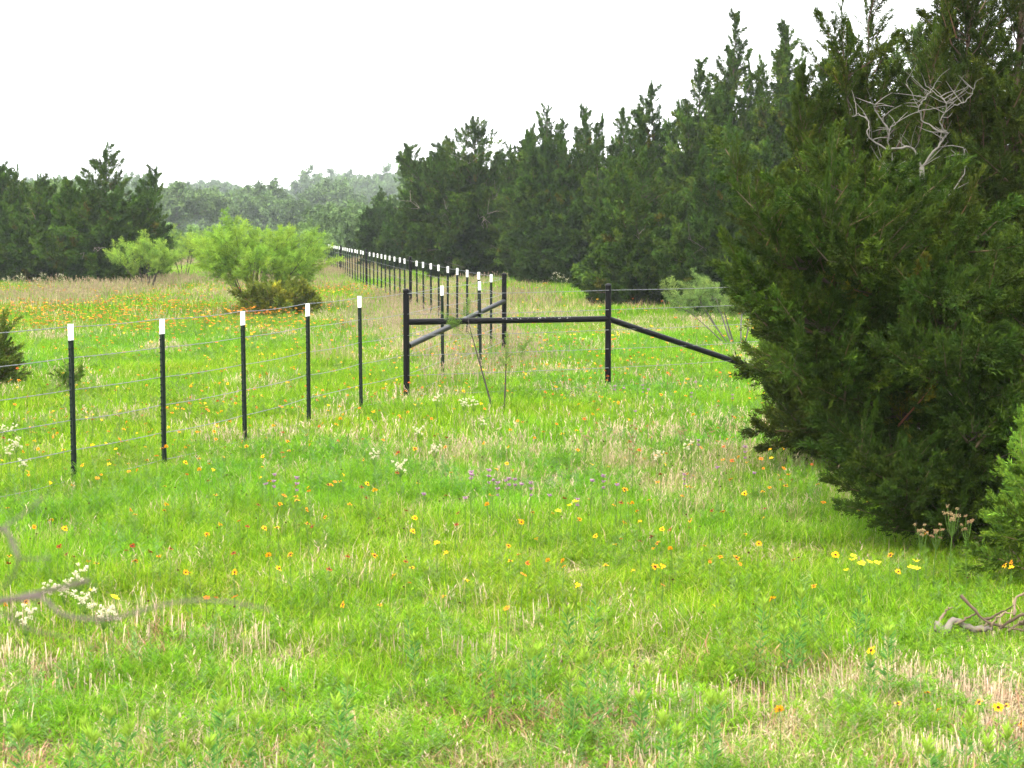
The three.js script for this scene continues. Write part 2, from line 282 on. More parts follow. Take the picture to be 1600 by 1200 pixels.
// ---------- junipers ----------
const ROW = 'junipers in the tall row behind the fences', LEFTG = 'junipers beyond the left meadow';
{ // the large juniper leaning over the grass on the right, clothed to the ground
  const L = [];
  const lim = (a, b, r, n, rad = 0.03, from = 0.34) => L.push({ a, b, r, n, rad, from, bow: 0.12, prof: (u) => 0.45 + 0.55 * Math.sin(Math.PI * clamp(u * 0.8 + 0.15)) });
  L.push({ a: [0, -0.1, 0], b: [0.15, 1.75, -0.1], r: 0.7, n: 60, rad: 0.075, from: 0.25 });
  lim([-0.02, 0.35, 0], [-1.05, 0.6, 0.35], 0.36, 34, 0.035); lim([-0.02, 0.25, 0.05], [-0.85, 0.22, 0.35], 0.26, 26, 0.03, 0.4); lim([-0.02, 0.2, 0.05], [-0.5, 0.16, 0.55], 0.22, 20, 0.025, 0.4); lim([0, 0.2, 0.05], [-0.15, 0.2, 0.6], 0.2, 12, 0.02, 0.5); lim([-0.02, 0.45, 0], [-0.8, 0.35, 0.5], 0.32, 26);
  lim([-0.03, 0.6, 0], [-1.42, 1.15, 0.15], 0.42, 44, 0.045, 0.42); lim([-0.05, 0.8, 0], [-1.62, 1.6, -0.1], 0.44, 52, 0.045, 0.4); lim([-0.1, 1.0, 0], [-1.6, 2.05, -0.05], 0.46, 62, 0.04);
  lim([-0.1, 1.2, 0], [-1.25, 2.1, 0.25], 0.5, 60, 0.035); lim([-0.12, 1.4, 0], [-1.15, 2.35, -0.35], 0.4, 48); lim([-0.15, 1.3, 0], [-0.65, 1.55, 0.45], 0.42, 46); lim([0, 0.9, 0], [-0.75, 1.25, 0.7], 0.4, 34); lim([0, 0.7, 0], [-0.45, 0.85, 0.75], 0.32, 18);
  lim([0, 0.8, 0], [0.7, 1.7, 0.5], 0.5, 46); lim([0, 1.1, 0], [0.8, 2.0, -0.2], 0.5, 46); lim([0, 0.6, 0], [0.9, 1.1, 0.1], 0.5, 40); lim([0, 0.6, 0], [0.2, 1.2, -1.0], 0.45, 20); lim([-0.05, 0.7, 0], [-0.9, 1.3, -0.8], 0.45, 24); lim([-0.05, 0.5, 0], [-0.7, 0.5, -0.5], 0.35, 12);
  cedar({ seed: 501, x: 3.17, z: -11.3, near: true, leaders: L, twigs: 0.75, yellow: 0.7, tint: [0.85, 1.0, 0.85], floor: 0.06, deadTwigs: 12, deadAz: [1.6, 2.6], label: 'large dark juniper spreading low over the grass at the right, branches to the ground', group: 'junipers around the dead snag' });
}
cedar({ seed: 502, x: 2.9, z: -14.6, near: true, leaders: [...upright(77, 3.75, 1.0, 6, 0.7, 0.6), ...[[-1.15, 2.55, 0.2], [-0.62, 3.15, 0.15], [-0.28, 3.5, 0.2], [0.5, 3.45, 0.1], [-0.9, 2.0, 0.3], [0.3, 2.6, 0.5]].map((b) => ({ a: [0, 0.2, 0], b, r: 0.52 }))], density: 66, twigs: 0.5, yellow: 0.8, label: 'juniper with several thin spires standing just behind the dead snag', group: 'junipers around the dead snag' });
cedar({ seed: 503, x: 4.35, z: -15.6, near: true, size: 1.15, leaders: [{ a: [0, -0.1, 0], b: [0.1, 5.6, 0], r: 0.95, rad: 0.075, from: 0.2, n: 190 }, { a: [-0.1, 0.2, 0], b: [-0.5, 4.7, 0.2], r: 0.65, rad: 0.06, from: 0.35, n: 130 }, { a: [0.1, 0.3, 0], b: [0.9, 4.3, 0.1], r: 0.65, n: 110 }, { a: [0, 0.6, 0], b: [-0.75, 2.9, 0.5], r: 0.6, n: 90 }, { a: [0, 0.6, 0], b: [0.6, 2.4, 0.5], r: 0.6, n: 80 }, { a: [0, 0.4, 0], b: [-0.62, 4.3, -0.1], r: 0.6, n: 120 }, { a: [0, 0.4, 0], b: [0.4, 3.6, 0.4], r: 0.6, n: 90 }], twigs: 0.6, bark: [0.1, 0.068, 0.052], label: 'tall open juniper with brown trunk and gaps of sky, at the upper right corner', group: 'junipers around the dead snag' });
cedar({ seed: 504, x: 3.12, z: -9.9, near: true, size: 0.8, leaders: [{ a: [0, -0.05, 0], b: [-0.05, 1.1, 0], r: 0.32, n: 40, rad: 0.02 }, { a: [0, 0.05, 0], b: [-0.32, 0.85, 0.1], r: 0.24, n: 34, rad: 0.015 }, { a: [0, 0.05, 0], b: [-0.3, 0.55, 0.2], r: 0.22, n: 26, rad: 0.012 }, { a: [0, 0.05, 0], b: [0.3, 0.9, 0], r: 0.3, n: 30, rad: 0.015 }], tint: [2.5, 2.8, 2.1], yellow: 0.4, twigs: 0.7, category: 'sapling', name: 'juniper_sapling', label: 'bright green young juniper at the right edge, in front of the large one', group: 'young junipers' });
// the row behind the fences: [x, z, height, radius, side stems, seed, dead twigs, label]
for (const [x, z, h, r, n, seed, dead, label, sp, lo] of [
  [-1.45, -70, 6.1, 3.5, 14, 601, 70, 'broadest juniper of the row, with bare grey twigs inside, behind the receding fence', 0.72, 0.68],
  [-6.2, -86, 3.75, 1.5, 8, 602, 0, 'smallest leftmost juniper of the row, where the far fence vanishes', 0.6, 0.62],
  [-4.6, -79, 3.4, 1.4, 7, 603, 0, 'low juniper between the smallest and the broadest of the row', 0.6, 0.62],
  [0.75, -66, 5.6, 1.5, 7, 604, 0, 'narrow juniper just right of the broadest one', 0.5, 0.72],
  [1.15, -62, 6.15, 1.35, 6, 605, 0, 'juniper with a tall single spire, second right of the broadest one', 0.45, 0.72],
  [2.45, -61, 6.05, 1.5, 6, 606, 10, 'juniper with a forked pointed top, third right of the broadest one', 0.45, 0.72],
  [3.5, -58, 5.7, 1.4, 7, 607, 0, 'pointed juniper straight above the black pipe post with the sloping brace', 0.5, 0.68],
  [4.3, -54.5, 6.2, 1.6, 7, 608, 8, 'juniper stepping up to the right, left of the two tallest', 0.5, 0.72],
  [3.35, -46, 3.9, 1.75, 9, 609, 14, 'lower dense juniper in front of the row, behind the cross fence', 0.65, 0.62],
  [5.2, -50, 6.6, 1.5, 6, 610, 0, 'juniper beside the tallest one, on its left', 0.5, 0.72],
  [6.35, -52, 8.1, 1.6, 7, 611, 0, 'tallest juniper of the row, with a bare trunk showing under its top', 0.45, 0.68],
  [7.55, -50.5, 7.7, 1.5, 7, 612, 0, 'second tallest juniper, right beside the tallest', 0.45, 0.68],
  [7.9, -46, 6.2, 1.5, 7, 613, 0, 'juniper of the row partly hidden by the thin spires at the right', 0.5, 0.68],
  [5.0, -41, 4.3, 1.7, 9, 614, 10, 'bushy juniper below the tallest one, beyond the pale green shrub', 0.65, 0.62],
  [6.6, -37, 4.4, 1.8, 9, 615, 0, 'bushy juniper mostly hidden behind the large right juniper', 0.65, 0.62],
  [9.4, -42, 6.6, 1.9, 8, 616, 0, 'juniper seen through the branches of the open right tree', 0.6, 0.62],
  [8.6, -30, 4.6, 1.7, 8, 617, 0, 'lower juniper seen under the open right tree', 0.65, 0.62],
]) cedar({ seed, x, z, leaders: upright(seed + 9, h, r, n, sp, lo), density: r > 3 ? 40 : h > 7 ? 38 : 60, size: r > 3 ? 0.75 : h > 7 ? 0.72 : 0.62, twigs: h > 7 ? 0.5 : 0.25, deadTwigs: dead, deadAz: [0.3, 2.5], tint: [1.05 + 0.6 * hash2(seed, 1, 1), 1.35 + 0.4 * hash2(seed, 1, 1), 1.2 + 0.7 * hash2(seed, 2, 1)], label, group: ROW });
for (const [x, z, h, r, n, seed, label] of [
  [-14.0, -62, 4.6, 2.3, 12, 631, 'broad dark juniper with a ragged peak, right edge of the left clump'],
  [-16.6, -63.5, 3.7, 2.1, 9, 632, 'low dark juniper in the middle of the left clump'],
  [-18.9, -65, 4.6, 2.1, 9, 633, 'dark juniper cut by the left edge of the picture'],
  [-21.5, -66, 4.7, 2.2, 9, 635, 'juniper of the left clump just beyond the picture edge'],
]) cedar({ seed, x, z, leaders: upright(seed + 9, h, r, n, 0.7, 0.55), density: 56, size: 0.68, twigs: 0.3, deadTwigs: 14, deadAz: [0.3, 2.5], tint: [1.4, 1.7, 1.4], label, group: LEFTG });
cedar({ seed: 641, x: -6.5, z: -22.4, near: true, leaders: upright(650, 0.95, 0.38, 5, 0.6, 0.6), density: 120, size: 0.62, tint: [2.2, 2.1, 2], category: 'sapling', name: 'juniper_sapling', label: 'small young juniper cut by the left edge, behind the near fence', group: 'young junipers' });
cedar({ seed: 642, x: -5.7, z: -21.6, near: true, leaders: [{ a: [0, 0.02, 0], b: [0.5, 0.3, 0.05], r: 0.14, n: 16, rad: 0.012, from: 0.5 }], size: 0.4, tint: [2.0, 2.6, 2], category: 'sapling', name: 'juniper_sapling', label: 'low leaning juniper sprig beside the first visible fence post', group: 'young junipers' });

// ---------- mesquites and other light green shrubs ----------
function mesquite(o) {
  const R = rng(o.seed), g = group3(o.name ?? 'mesquite_bush', o.label, o.category ?? 'bush', o.x, 0, o.z, 0, o.group), list = [], S = o.size ?? 1, bark = o.bark ?? [0.055, 0.045, 0.035];
  for (let k = 0; k < o.stems; k++) {
    const wood = new MB(), az = o.az ? o.az[k] : (k / o.stems) * 6.2832 + R(), reach = o.w * (o.reach ? o.reach[k] : 0.25 + 0.75 * R()), h = o.h * (o.hs ? o.hs[k] : mix(1, 0.72, reach / o.w) * (0.8 + 0.25 * R()));
    const a = V(Math.cos(az) * 0.12 * o.w, -0.03, Math.sin(az) * 0.12 * o.w), b = V(Math.cos(az) * reach, h * 0.92, Math.sin(az) * reach), m = a.clone().lerp(b, 0.5); m.x += (R() - 0.5) * 0.2 * reach; m.y += h * 0.06; m.z += (R() - 0.5) * 0.2 * reach;
    const ax = new THREE.CatmullRomCurve3([a, m, b]), r0 = (o.rad ?? 0.022) * (0.7 + 0.6 * R());
    wood.tube(ax.getPoints(9), Array.from({ length: 10 }, (_, j) => r0 * Math.pow(1 - j / 10, 0.7)), 5, bark, false);
    for (let j = 0; j < o.n; j++) {
      const t = (o.from ?? 0.42) + (1 - (o.from ?? 0.42)) * Math.pow(R(), 0.75), c = ax.getPoint(t), d = V(R() - 0.5 + Math.cos(az) * 0.3, 0.15 + 0.6 * R(), R() - 0.5 + Math.sin(az) * 0.3).normalize(), len = o.h * (o.side ?? 0.22) * (0.3 + R()), p = c.clone().addScaledVector(d, len);
      if (R() < 0.6) wood.tube([c, c.clone().lerp(p, 0.5).add(V(0, 0.03, 0)), p], [r0 * 0.3, r0 * 0.22, r0 * 0.12], 3, bark, false);
      const q = 0.78 + 0.45 * R(), tn = o.tint ?? [1, 1, 1], y = R() * 0.35;
      list.push({ p, d: d.clone().add(V(0, -0.15, 0)).normalize(), s: S * (0.6 + 0.6 * R()), w: 0.8 + 0.5 * R(), r: R() * 6.28, c: [tn[0] * q * (1 + y), tn[1] * q * (1 + y * 0.3), tn[2] * q] });
    }
    part('stem', wood.geo(), M.bark, g);
  }
  crown(g, PL.mesq, M.mesquite, list); return g;
}
mesquite({ seed: 701, x: -5.85, z: -41.6, h: 1.98, w: 1.5, from: 0.36, stems: 16, n: 16, size: 0.85, rad: 0.018, tint: [1.25, 1.15, 0.95], label: 'large feathery light green bush with many dark stems, behind the near fence', group: 'feathery light green bushes' });
mesquite({ seed: 702, x: -11.5, z: -56.5, h: 1.55, w: 0.9, stems: 6, n: 12, size: 0.9, tint: [1.25, 1.1, 1], label: 'small light green bush standing before the left junipers', group: 'feathery light green bushes' });
mesquite({ seed: 703, x: -13.0, z: -71, h: 1.75, w: 0.9, stems: 6, n: 13, size: 0.95, tint: [1.1, 1, 1], label: 'small light green bush between the left junipers and the large feathery bush', group: 'feathery light green bushes' });
mesquite({ seed: 705, x: 3.9, z: -30.6, h: 0.95, w: 1.05, stems: 7, n: 7, az: [3.1, 2.7, 3.5, 2.2, 3.9, 1.2, 5], reach: [1, 0.8, 0.7, 0.6, 0.5, 0.4, 0.5], hs: [0.9, 1, 1, 0.9, 1, 1, 1], size: 0.6, bark: [0.11, 0.1, 0.09], rad: 0.016, from: 0.45, tint: [0.85, 0.72, 1.3], label: 'pale green shrub with grey bare branches beside the large juniper, behind the cross fence', group: 'feathery light green bushes' });
mesquite({ seed: 706, x: -0.14, z: -19.8, h: 1.2, w: 0.42, stems: 2, n: 6, az: [2.9, 0.4], reach: [0.85, 0.2], hs: [0.95, 0.6], rad: 0.011, size: 0.32, from: 0.5, side: 0.12, bark: [0.05, 0.042, 0.036], tint: [0.8, 0.75, 1], category: 'sapling', name: 'mesquite_sapling', label: 'thin forked sapling with wispy leaves in front of the black pipe rail' });
cedar({ seed: 707, x: -5.3, z: -40.7, leaders: upright(717, 0.75, 0.85, 8, 0.7, 0.6), density: 42, size: 0.62, tint: [4.2, 3.1, 2.6], name: 'low_bush', category: 'bush', label: 'low dark olive bush at the foot of the large feathery bush' });

// ---------- broadleaf trees in the haze ----------
function broadleaf(o) {
  const R = rng(o.seed), g = group3('broadleaf_tree', o.label, 'tree', o.x, 0, o.z, 0, o.group), list = [], wood = new MB(), bark = [0.11, 0.095, 0.085];
  const n = o.limbs ?? 7, fork = o.h * (o.fork ?? 0.28), lean = o.lean ?? 0;
  const ft = V(lean * fork, fork, 0); wood.tube(curve([V(0, -0.1, 0), V(lean * fork * 0.4, fork * 0.5, 0.05), ft], 5), [1, 0.85, 0.78, 0.72, 0.68, 0.66].map((x) => x * o.h * 0.024), 7, bark, false);
  for (let k = 0; k < n; k++) {
    const az = (k / n) * 6.28 + R() * 0.7, q = o.r * (0.35 + 0.6 * R()), b = V(lean * o.h * 0.6 + Math.cos(az) * q, o.h * mix(0.95, 0.55, q / o.r) * (0.85 + 0.18 * R()), Math.sin(az) * q), m = ft.clone().lerp(b, 0.5).add(V((R() - 0.5) * 0.5, 0.3, (R() - 0.5) * 0.5)), ax = new THREE.CatmullRomCurve3([ft, m, b]);
    wood.tube(ax.getPoints(6), Array.from({ length: 7 }, (_, j) => o.h * 0.014 * (1 - j / 7.5)), 5, bark, false);
    for (let j = 0; j < (o.n ?? 16); j++) {
      const t = 0.35 + 0.7 * R(), p = ax.getPoint(Math.min(1, t)).add(randDir(R).multiplyScalar(o.r * 0.3 * R())), d = randDir(R); d.y = Math.abs(d.y) + 0.2; d.normalize(); if (p.y < o.h * 0.12) p.y = o.h * 0.12;
      const s = (o.size ?? 1) * (0.6 + 0.6 * R()), c = 0.75 + 0.5 * R(), tn = o.tint ?? [1, 1, 1]; list.push({ p, d, s, w: 1, r: R() * 6, c: tn.map((x) => x * c) });
    }
  }
  for (let k = 0; k < (o.skirt ?? 0); k++) { const a = R() * 6.28, q = o.r * Math.sqrt(R()) * 0.95, c = 0.75 + 0.5 * R(), d = randDir(R); d.y = Math.abs(d.y); list.push({ p: V(Math.cos(a) * q, o.h * 0.45 * R() * R(), Math.sin(a) * q), d: d.normalize(), s: (o.size ?? 1) * (0.6 + 0.6 * R()), w: 1, r: R() * 6, c: (o.tint ?? [1, 1, 1]).map((x) => x * c) }); }
  part('trunk', wood.geo(), M.bark, g); crown(g, PL.elm, M.dull, list); return g;
}
{
  const R = rng(808), G1 = 'hazy trees beyond the meadow', G2 = 'faint trees on the far skyline';
  broadleaf({ seed: 801, x: -27.5, z: -108, h: 5.3, r: 2.4, tint: [1.2, 1.15, 1.2], label: 'pale round tree showing above the left junipers', group: G1 });
  broadleaf({ seed: 802, x: -32, z: -104, h: 5.6, r: 2.6, label: 'pale tree above the juniper cut by the left edge', group: G1 });
  broadleaf({ seed: 803, x: -40, z: -205, h: 6.6, r: 5.4, lean: 0.9, fork: 0.5, n: 14, size: 1.6, skirt: 40, tint: [1.05, 1, 1.1], label: 'hazy tree with a long leaning bare trunk, left of the large feathery bush', group: G1 });
  broadleaf({ seed: 804, x: -45, z: -215, h: 8, r: 4, n: 7, size: 1.5, skirt: 30, label: 'thin half bare hazy tree right beside the left junipers', group: G1 });
  [[-32, -235, 6.4], [-27, -222, 5.2], [-36, -260, 7.6], [-22, -240, 5.4], [-43, -275, 8.6], [-28, -285, 8.2], [-18, -225, 4.3], [-49, -240, 7.4], [-55, -250, 7.5], [-15, -260, 5.5], [-11.2, -128, 3.3], [-14.8, -150, 4], [-9.2, -112, 2.5], [-13.2, -170, 4.2]].forEach(([x, z, h], k) => broadleaf({ seed: 820 + k, x, z, h, r: h * 0.6, n: 20, size: 0.26 * h, skirt: 70, label: k > 9 ? 'small hazy tree closing the far end of the receding fence' : 'rounded hazy tree in the thicket behind the large feathery bush', group: k > 9 ? 'hazy trees at the end of the far fence' : G1, fork: 0.2 }));
  [[-21.5, -112, 2.4], [-18.8, -118, 2.1], [-16.6, -108, 1.9], [-14.3, -116, 2.2], [-12.1, -106, 1.8], [-23.5, -105, 2.2]].forEach(([x, z, h], k) => broadleaf({ seed: 840 + k, x, z, h, r: h * 0.95, n: 9, size: 0.55, skirt: 50, tint: [1.5, 1.5, 1.2], fork: 0.15, label: 'low pale bush at the far edge of the meadow', group: 'low bushes at the far meadow edge' }));
  for (let k = 0; k < 26; k++) { // the skyline wood, each tree of it
    const z = -420 - 190 * R(), u = -0.31 + 0.25 * (k + R()) / 26, bump = u > -0.115 && u < -0.06 ? 1.3 : u < -0.155 ? 1.15 : 0.85, h = (-z * 0.0255 * bump * (0.85 + 0.25 * R())) + 2.0;
    broadleaf({ seed: 850 + k, x: u * -z, z, h, r: h * 0.5, n: 24, limbs: 9, size: 0.16 * h, skirt: 60, fork: 0.15, label: 'faint pale tree on the misty skyline', group: G2 });
  }
  for (let k = 0; k < 16; k++) { const z = -95 - 60 * R(), u = -0.05 + 0.42 * (k + R()) / 16, h = 4.5 + 1.5 * R(); broadleaf({ seed: 900 + k, x: u * -z, z, h, r: h * 0.55, n: 16, limbs: 7, size: 1.2, skirt: 40, fork: 0.15, label: 'hazy tree glimpsed behind the juniper row', group: 'trees behind the juniper row' }); }
}

// ---------- bare wood ----------
const S3 = (l, z, R, j) => l.map(([x, y]) => V(x, y, z + (R() - 0.5) * j));
{ // dead snag between the junipers
  const R = rng(61), g = group3('dead_snag', 'bleached leafless dead tree with crooked forking branches, among the right junipers', 'dead tree', 2.9, 0, -12.75), mb = new MB(), gray = [0.12, 0.112, 0.1];
  const rel = (l, j) => l.map(([x, y], k) => V(x - 2.9, y, k ? (R() - 0.5) * j : 0));
  mb.tube(curve([V(0.05, -0.1, 0), V(0.04, 0.9, -0.03), V(-0.02, 1.6, 0.02), V(0.012, 2.1, 0), V(-0.004, 2.49, 0)], 14), Array.from({ length: 15 }, (_, k) => mix(0.045, 0.017, k / 14)), 8, gray);
  part('trunk', mb.geo(), M.bark, g);
  for (const l of [[[2.896, 2.486], [2.827, 2.619], [2.657, 2.611], [2.508, 2.695], [2.507, 2.797], [2.452, 2.863], [2.408, 2.841]], [[2.896, 2.486], [3.014, 2.642], [3.079, 2.721], [3.025, 2.73], [2.899, 2.819], [2.866, 2.907], [2.782, 3.083]], [[3.079, 2.721], [3.011, 2.797], [3.053, 2.907], [3.03, 2.951], [2.916, 3.061]], [[3.052, 2.938], [3.164, 2.929], [3.229, 2.995], [3.259, 3.07]], [[2.9, 2.25], [2.795, 2.42], [2.682, 2.486], [2.638, 2.464]], [[2.657, 2.611], [2.655, 2.752], [2.712, 2.797]], [[2.655, 2.752], [2.563, 2.876], [2.549, 2.929]], [[2.866, 2.907], [2.918, 2.973], [2.983, 3.061]], [[2.91, 2.15], [3.1, 2.3], [3.2, 2.5], [3.18, 2.62]]]) {
    const b = new MB(), p = curve(rel(l, 0.12), l.length * 4).map((v, k) => (k ? v.add(randDir(R).multiplyScalar(0.007)) : v)), n = p.length; b.tube(p, p.map((_, k) => mix(l.length > 5 ? 0.0085 : 0.0055, 0.002, k / n) * (0.85 + 0.3 * R())), 6, gray.map(tone(0.9 + 0.25 * R())));
    for (let k = 0; k < l.length * 2 + 2; k++) { const s = p[Math.floor(R() * n)], d = randDir(R); d.y = Math.abs(d.y) * 0.8; d.normalize(); const q = 0.06 + 0.12 * R(); b.tube(curve([s, s.clone().addScaledVector(d, q * 0.6).add(randDir(R).multiplyScalar(0.012)), s.clone().addScaledVector(d, q * 1.3).add(randDir(R).multiplyScalar(0.03))], 4), [0.0035, 0.003, 0.0026, 0.002, 0.0014], 4, gray); }
    part('branch', b.geo(), M.bark, g);
  }
}
{ // fallen dead wood in the grass
  const R = rng(62), g = group3('fallen_branch', 'fallen crooked grey dead branch lying in the grass at the lower right', 'dead branch', 2.1, 0.045, -8.75), c = [0.26, 0.19, 0.13];
  const B = [[[0, 0.05], [0.03, 0.02], [0.09, 0.06], [0.19, 0.02], [0.27, 0.03]], [[0.01, 0.05], [0.055, 0.1], [0.08, 0.135]], [[0.12, 0.2], [0.23, 0.08], [0.34, 0.03], [0.48, 0.02], [0.75, 0.05]], [[0.23, 0.08], [0.29, 0.095], [0.355, 0.16]], [[0.37, 0.1], [0.4, 0.18], [0.47, 0.23], [0.5, 0.3]], [[0.4, 0.06], [0.44, 0.1], [0.55, 0.12]], [[0.3, 0.03], [0.42, 0.12], [0.6, 0.09], [0.7, 0.16]], [[0.09, 0.05], [0.16, 0.08], [0.2, 0.12]], [[0.26, 0.05], [0.3, 0.11], [0.36, 0.13]], [[0.5, 0.03], [0.56, 0.09], [0.66, 0.1]], [[0.34, 0.02], [0.4, 0.05], [0.5, 0.07], [0.56, 0.14]], [[0.2, 0.02], [0.28, 0.04], [0.4, 0.03]], [[0.45, 0.04], [0.43, 0.12], [0.48, 0.17]]];
  B.forEach((l, i) => { const b = new MB(), p = curve(l.map(([x, y], k) => V(x * 1.05, y, (k ? (R() - 0.5) * 0.14 : 0))), l.length * 4).map((v) => v.add(randDir(R).multiplyScalar(0.005))), n = p.length; b.tube(p, p.map((_, k) => (i === 0 ? mix(0.024, 0.012, k / n) : mix(0.0075, 0.0025, k / n)) * (0.7 + 0.6 * R())), 7, i ? c.map(tone(0.25 + 0.45 * R())) : [0.14, 0.12, 0.1]); part(i ? 'branch' : 'main_stem', b.geo(), M.bark, g); });
}
{ // leafless shrub right beside the camera; one twig reaches into the picture, out of focus
  const R = rng(63), g = group3('bare_shrub', 'blurred bare grey twig reaching in from the left edge, close to the camera', 'twig', -0.95, 0, -1.55), c = [0.085, 0.07, 0.06];
  const st = new MB(); st.tube(curve([V(0, -0.05, 0), V(0.03, 0.6, 0.02), V(-0.02, 1.2, 0), V(0.04, 1.6, 0.03), V(0.02, 2.1, 0)], 12), Array.from({ length: 13 }, (_, k) => mix(0.016, 0.006, k / 12)), 7, c); part('stem', st.geo(), M.bark, g);
  const rel = (l) => l.map(([x, y]) => V(x + 0.95, y, 0.05 + (R() - 0.5) * 0.06));
  for (const [l, r0, r1] of [[[[-0.92, 1.55], [-0.7, 1.69], [-0.435, 1.733], [-0.399, 1.739], [-0.36, 1.752]], 0.007, 0.0026], [[[-0.42, 1.736], [-0.399, 1.739], [-0.375, 1.729], [-0.34, 1.726], [-0.294, 1.729], [-0.25, 1.738], [-0.2, 1.732]], 0.0036, 0.0014], [[[-0.93, 1.7], [-0.6, 1.82], [-0.433, 1.795], [-0.412, 1.775], [-0.423, 1.757], [-0.44, 1.74]], 0.0028, 0.0014], [[[-0.433, 1.795], [-0.412, 1.778], [-0.396, 1.768]], 0.002, 0.0012], [[[-0.52, 1.79], [-0.433, 1.8], [-0.423, 1.804], [-0.4, 1.822]], 0.0022, 0.0012], [[[-0.7, 1.69], [-0.435, 1.724], [-0.414, 1.71], [-0.37, 1.697]], 0.0018, 0.0009]]) {
    const b = new MB(), p = curve(rel(l), l.length * 5), n = p.length; b.tube(p, p.map((_, k) => 0.6 * mix(r0, r1, k / n) * (0.85 + 0.3 * R())), 6, c); part('branch', b.geo(), M.bark, g);
  }
}

// ---------- meadow ----------
function pick(R, pal) { let t = R(); for (const [w, c] of pal) { if ((t -= w) <= 0) return c; } return pal[0][1]; }
function patchGeo(seed, o) { // a tuft of separate blades on a disc of radius o.r
  const R = rng(seed), mb = new MB();
  for (let k = 0; k < o.n; k++) {
    const a = R() * 6.2832, q = o.r * Math.sqrt(R()), p0 = V(Math.cos(a) * q, -0.01, Math.sin(a) * q), h = mix(o.h[0], o.h[1], Math.pow(R(), 1.3)), la = R() * 6.2832, ln = h * o.lean * (0.2 + R()), d = V(Math.cos(la), 0, Math.sin(la)), z = 0.72 + 0.56 * R();
    const c = pick(R, o.pal).map((x) => x * z), sd = V(Math.cos(la + 1.57 + (R() - 0.5)), 0, Math.sin(la + 1.57)).normalize(), w = o.w * (0.6 + 0.8 * R());
    const p1 = p0.clone().addScaledVector(d, ln * 0.28); p1.y = h * 0.55; const p2 = p0.clone().addScaledVector(d, ln); p2.y = h * (1 - 0.25 * Math.min(1, ln / h));
    mb.strip([p0, p1, p2], [w, w * 0.85, o.blunt ? w * 0.7 : 0], sd, c);
    if (o.seedHead && R() < o.seedHead) { const e = V(d.x * 0.3, 1, d.z * 0.3).normalize(); for (let j = 0; j < 5; j++) mb.diamond(p2.clone().addScaledVector(e, -0.015 * j), e.clone().addScaledVector(randDir(R), 0.5).normalize(), 0.03, 0.006 * (o.headW ?? 1), perp(e, R), o.headC.map(tone(0.8 + 0.4 * R()))); }
  }
  return mb.geo();
}
function fernGeo(seed, o) { // soft weeds: thin stems set with narrow leaves
  const R = rng(seed), mb = new MB();
  for (let k = 0; k < o.n; k++) {
    const a = R() * 6.2832, q = o.r * Math.sqrt(R()), p0 = V(Math.cos(a) * q, 0, Math.sin(a) * q), h = mix(o.h[0], o.h[1], R()), d = V((R() - 0.5) * 0.5, 1, (R() - 0.5) * 0.5).normalize(), c = pick(R, o.pal);
    mb.strip([p0, p0.clone().addScaledVector(d, h)], [0.003 * o.k, 0.0015 * o.k], perp(d, R), c.map((x) => x * 0.9));
    for (let j = 0; j < o.m; j++) { const t = 0.2 + 0.8 * R(), e = V(Math.cos(j * 2.4 + k), 0.3 + 0.9 * t, Math.sin(j * 2.4 + k)).normalize(), z = 0.75 + 0.5 * R(); mb.diamond(p0.clone().addScaledVector(d, h * t), e, o.leaf[0] * (0.5 + 0.8 * R()), o.leaf[1] * (0.7 + 0.6 * R()), perp(e, R), c.map((x) => x * z)); }
  }
  return mb.geo();
}
const GREEN = [[0.46, [0.122, 0.275, 0.004]], [0.24, [0.17, 0.31, 0.006]], [0.2, [0.068, 0.18, 0.007]], [0.06, [0.28, 0.33, 0.06]], [0.04, [0.38, 0.33, 0.16]]];
const STRAW = [[0.45, [0.36, 0.28, 0.15]], [0.2, [0.43, 0.35, 0.21]], [0.15, [0.27, 0.18, 0.1]], [0.2, [0.15, 0.24, 0.03]]];
const MAUVE = [[0.25, [0.25, 0.205, 0.12]], [0.25, [0.31, 0.28, 0.14]], [0.5, [0.14, 0.23, 0.025]]];
const WEED = [[0.5, [0.1, 0.235, 0.01]], [0.3, [0.15, 0.28, 0.014]], [0.2, [0.13, 0.22, 0.06]]];
const blob = (x, z, cx, cz, rx, rz) => Math.exp(-(((x - cx) / rx) ** 2) - ((z - cz) / rz) ** 2);
const dry = (x, z) => clamp(1.0 * blob(x, z, 1.2, -15.6, 1.5, 2.2) + 0.8 * blob(x, z, 2.4, -17, 1.2, 2.5) + 0.55 * blob(x, z, -0.9, -16, 0.8, 2.2) + 1.05 * sstep(-9.2, -7.0, z + 0.9 * blob(x, z, -1.4, -6.3, 1.2, 1.2) * -2 + (fbm(x * 0.8, z * 0.8, 30) - 0.5) * 2) + 0.4 * sstep(0.46, 0.72, fbm(x * 0.5, z * 0.35, 31)) + 0.3 * sstep(-34, -40, z) * sstep(-5, -2, x) - 0.25 * blob(x, z, -1.6, -10, 2, 3));
const mauve = (x, z) => clamp(0.55 * sstep(-42, -48, z) * sstep(-4.5, -8, x) * sstep(0.4, 0.65, fbm(x * 0.25, z * 0.2, 33)) + 0.22 * blob(x, z, -0.4, -27, 0.6, 4) + 0.3 * blob(x, z, -1.5, -48, 1.5, 14) + 0.35 * blob(x, z, -9, -62, 3, 8));
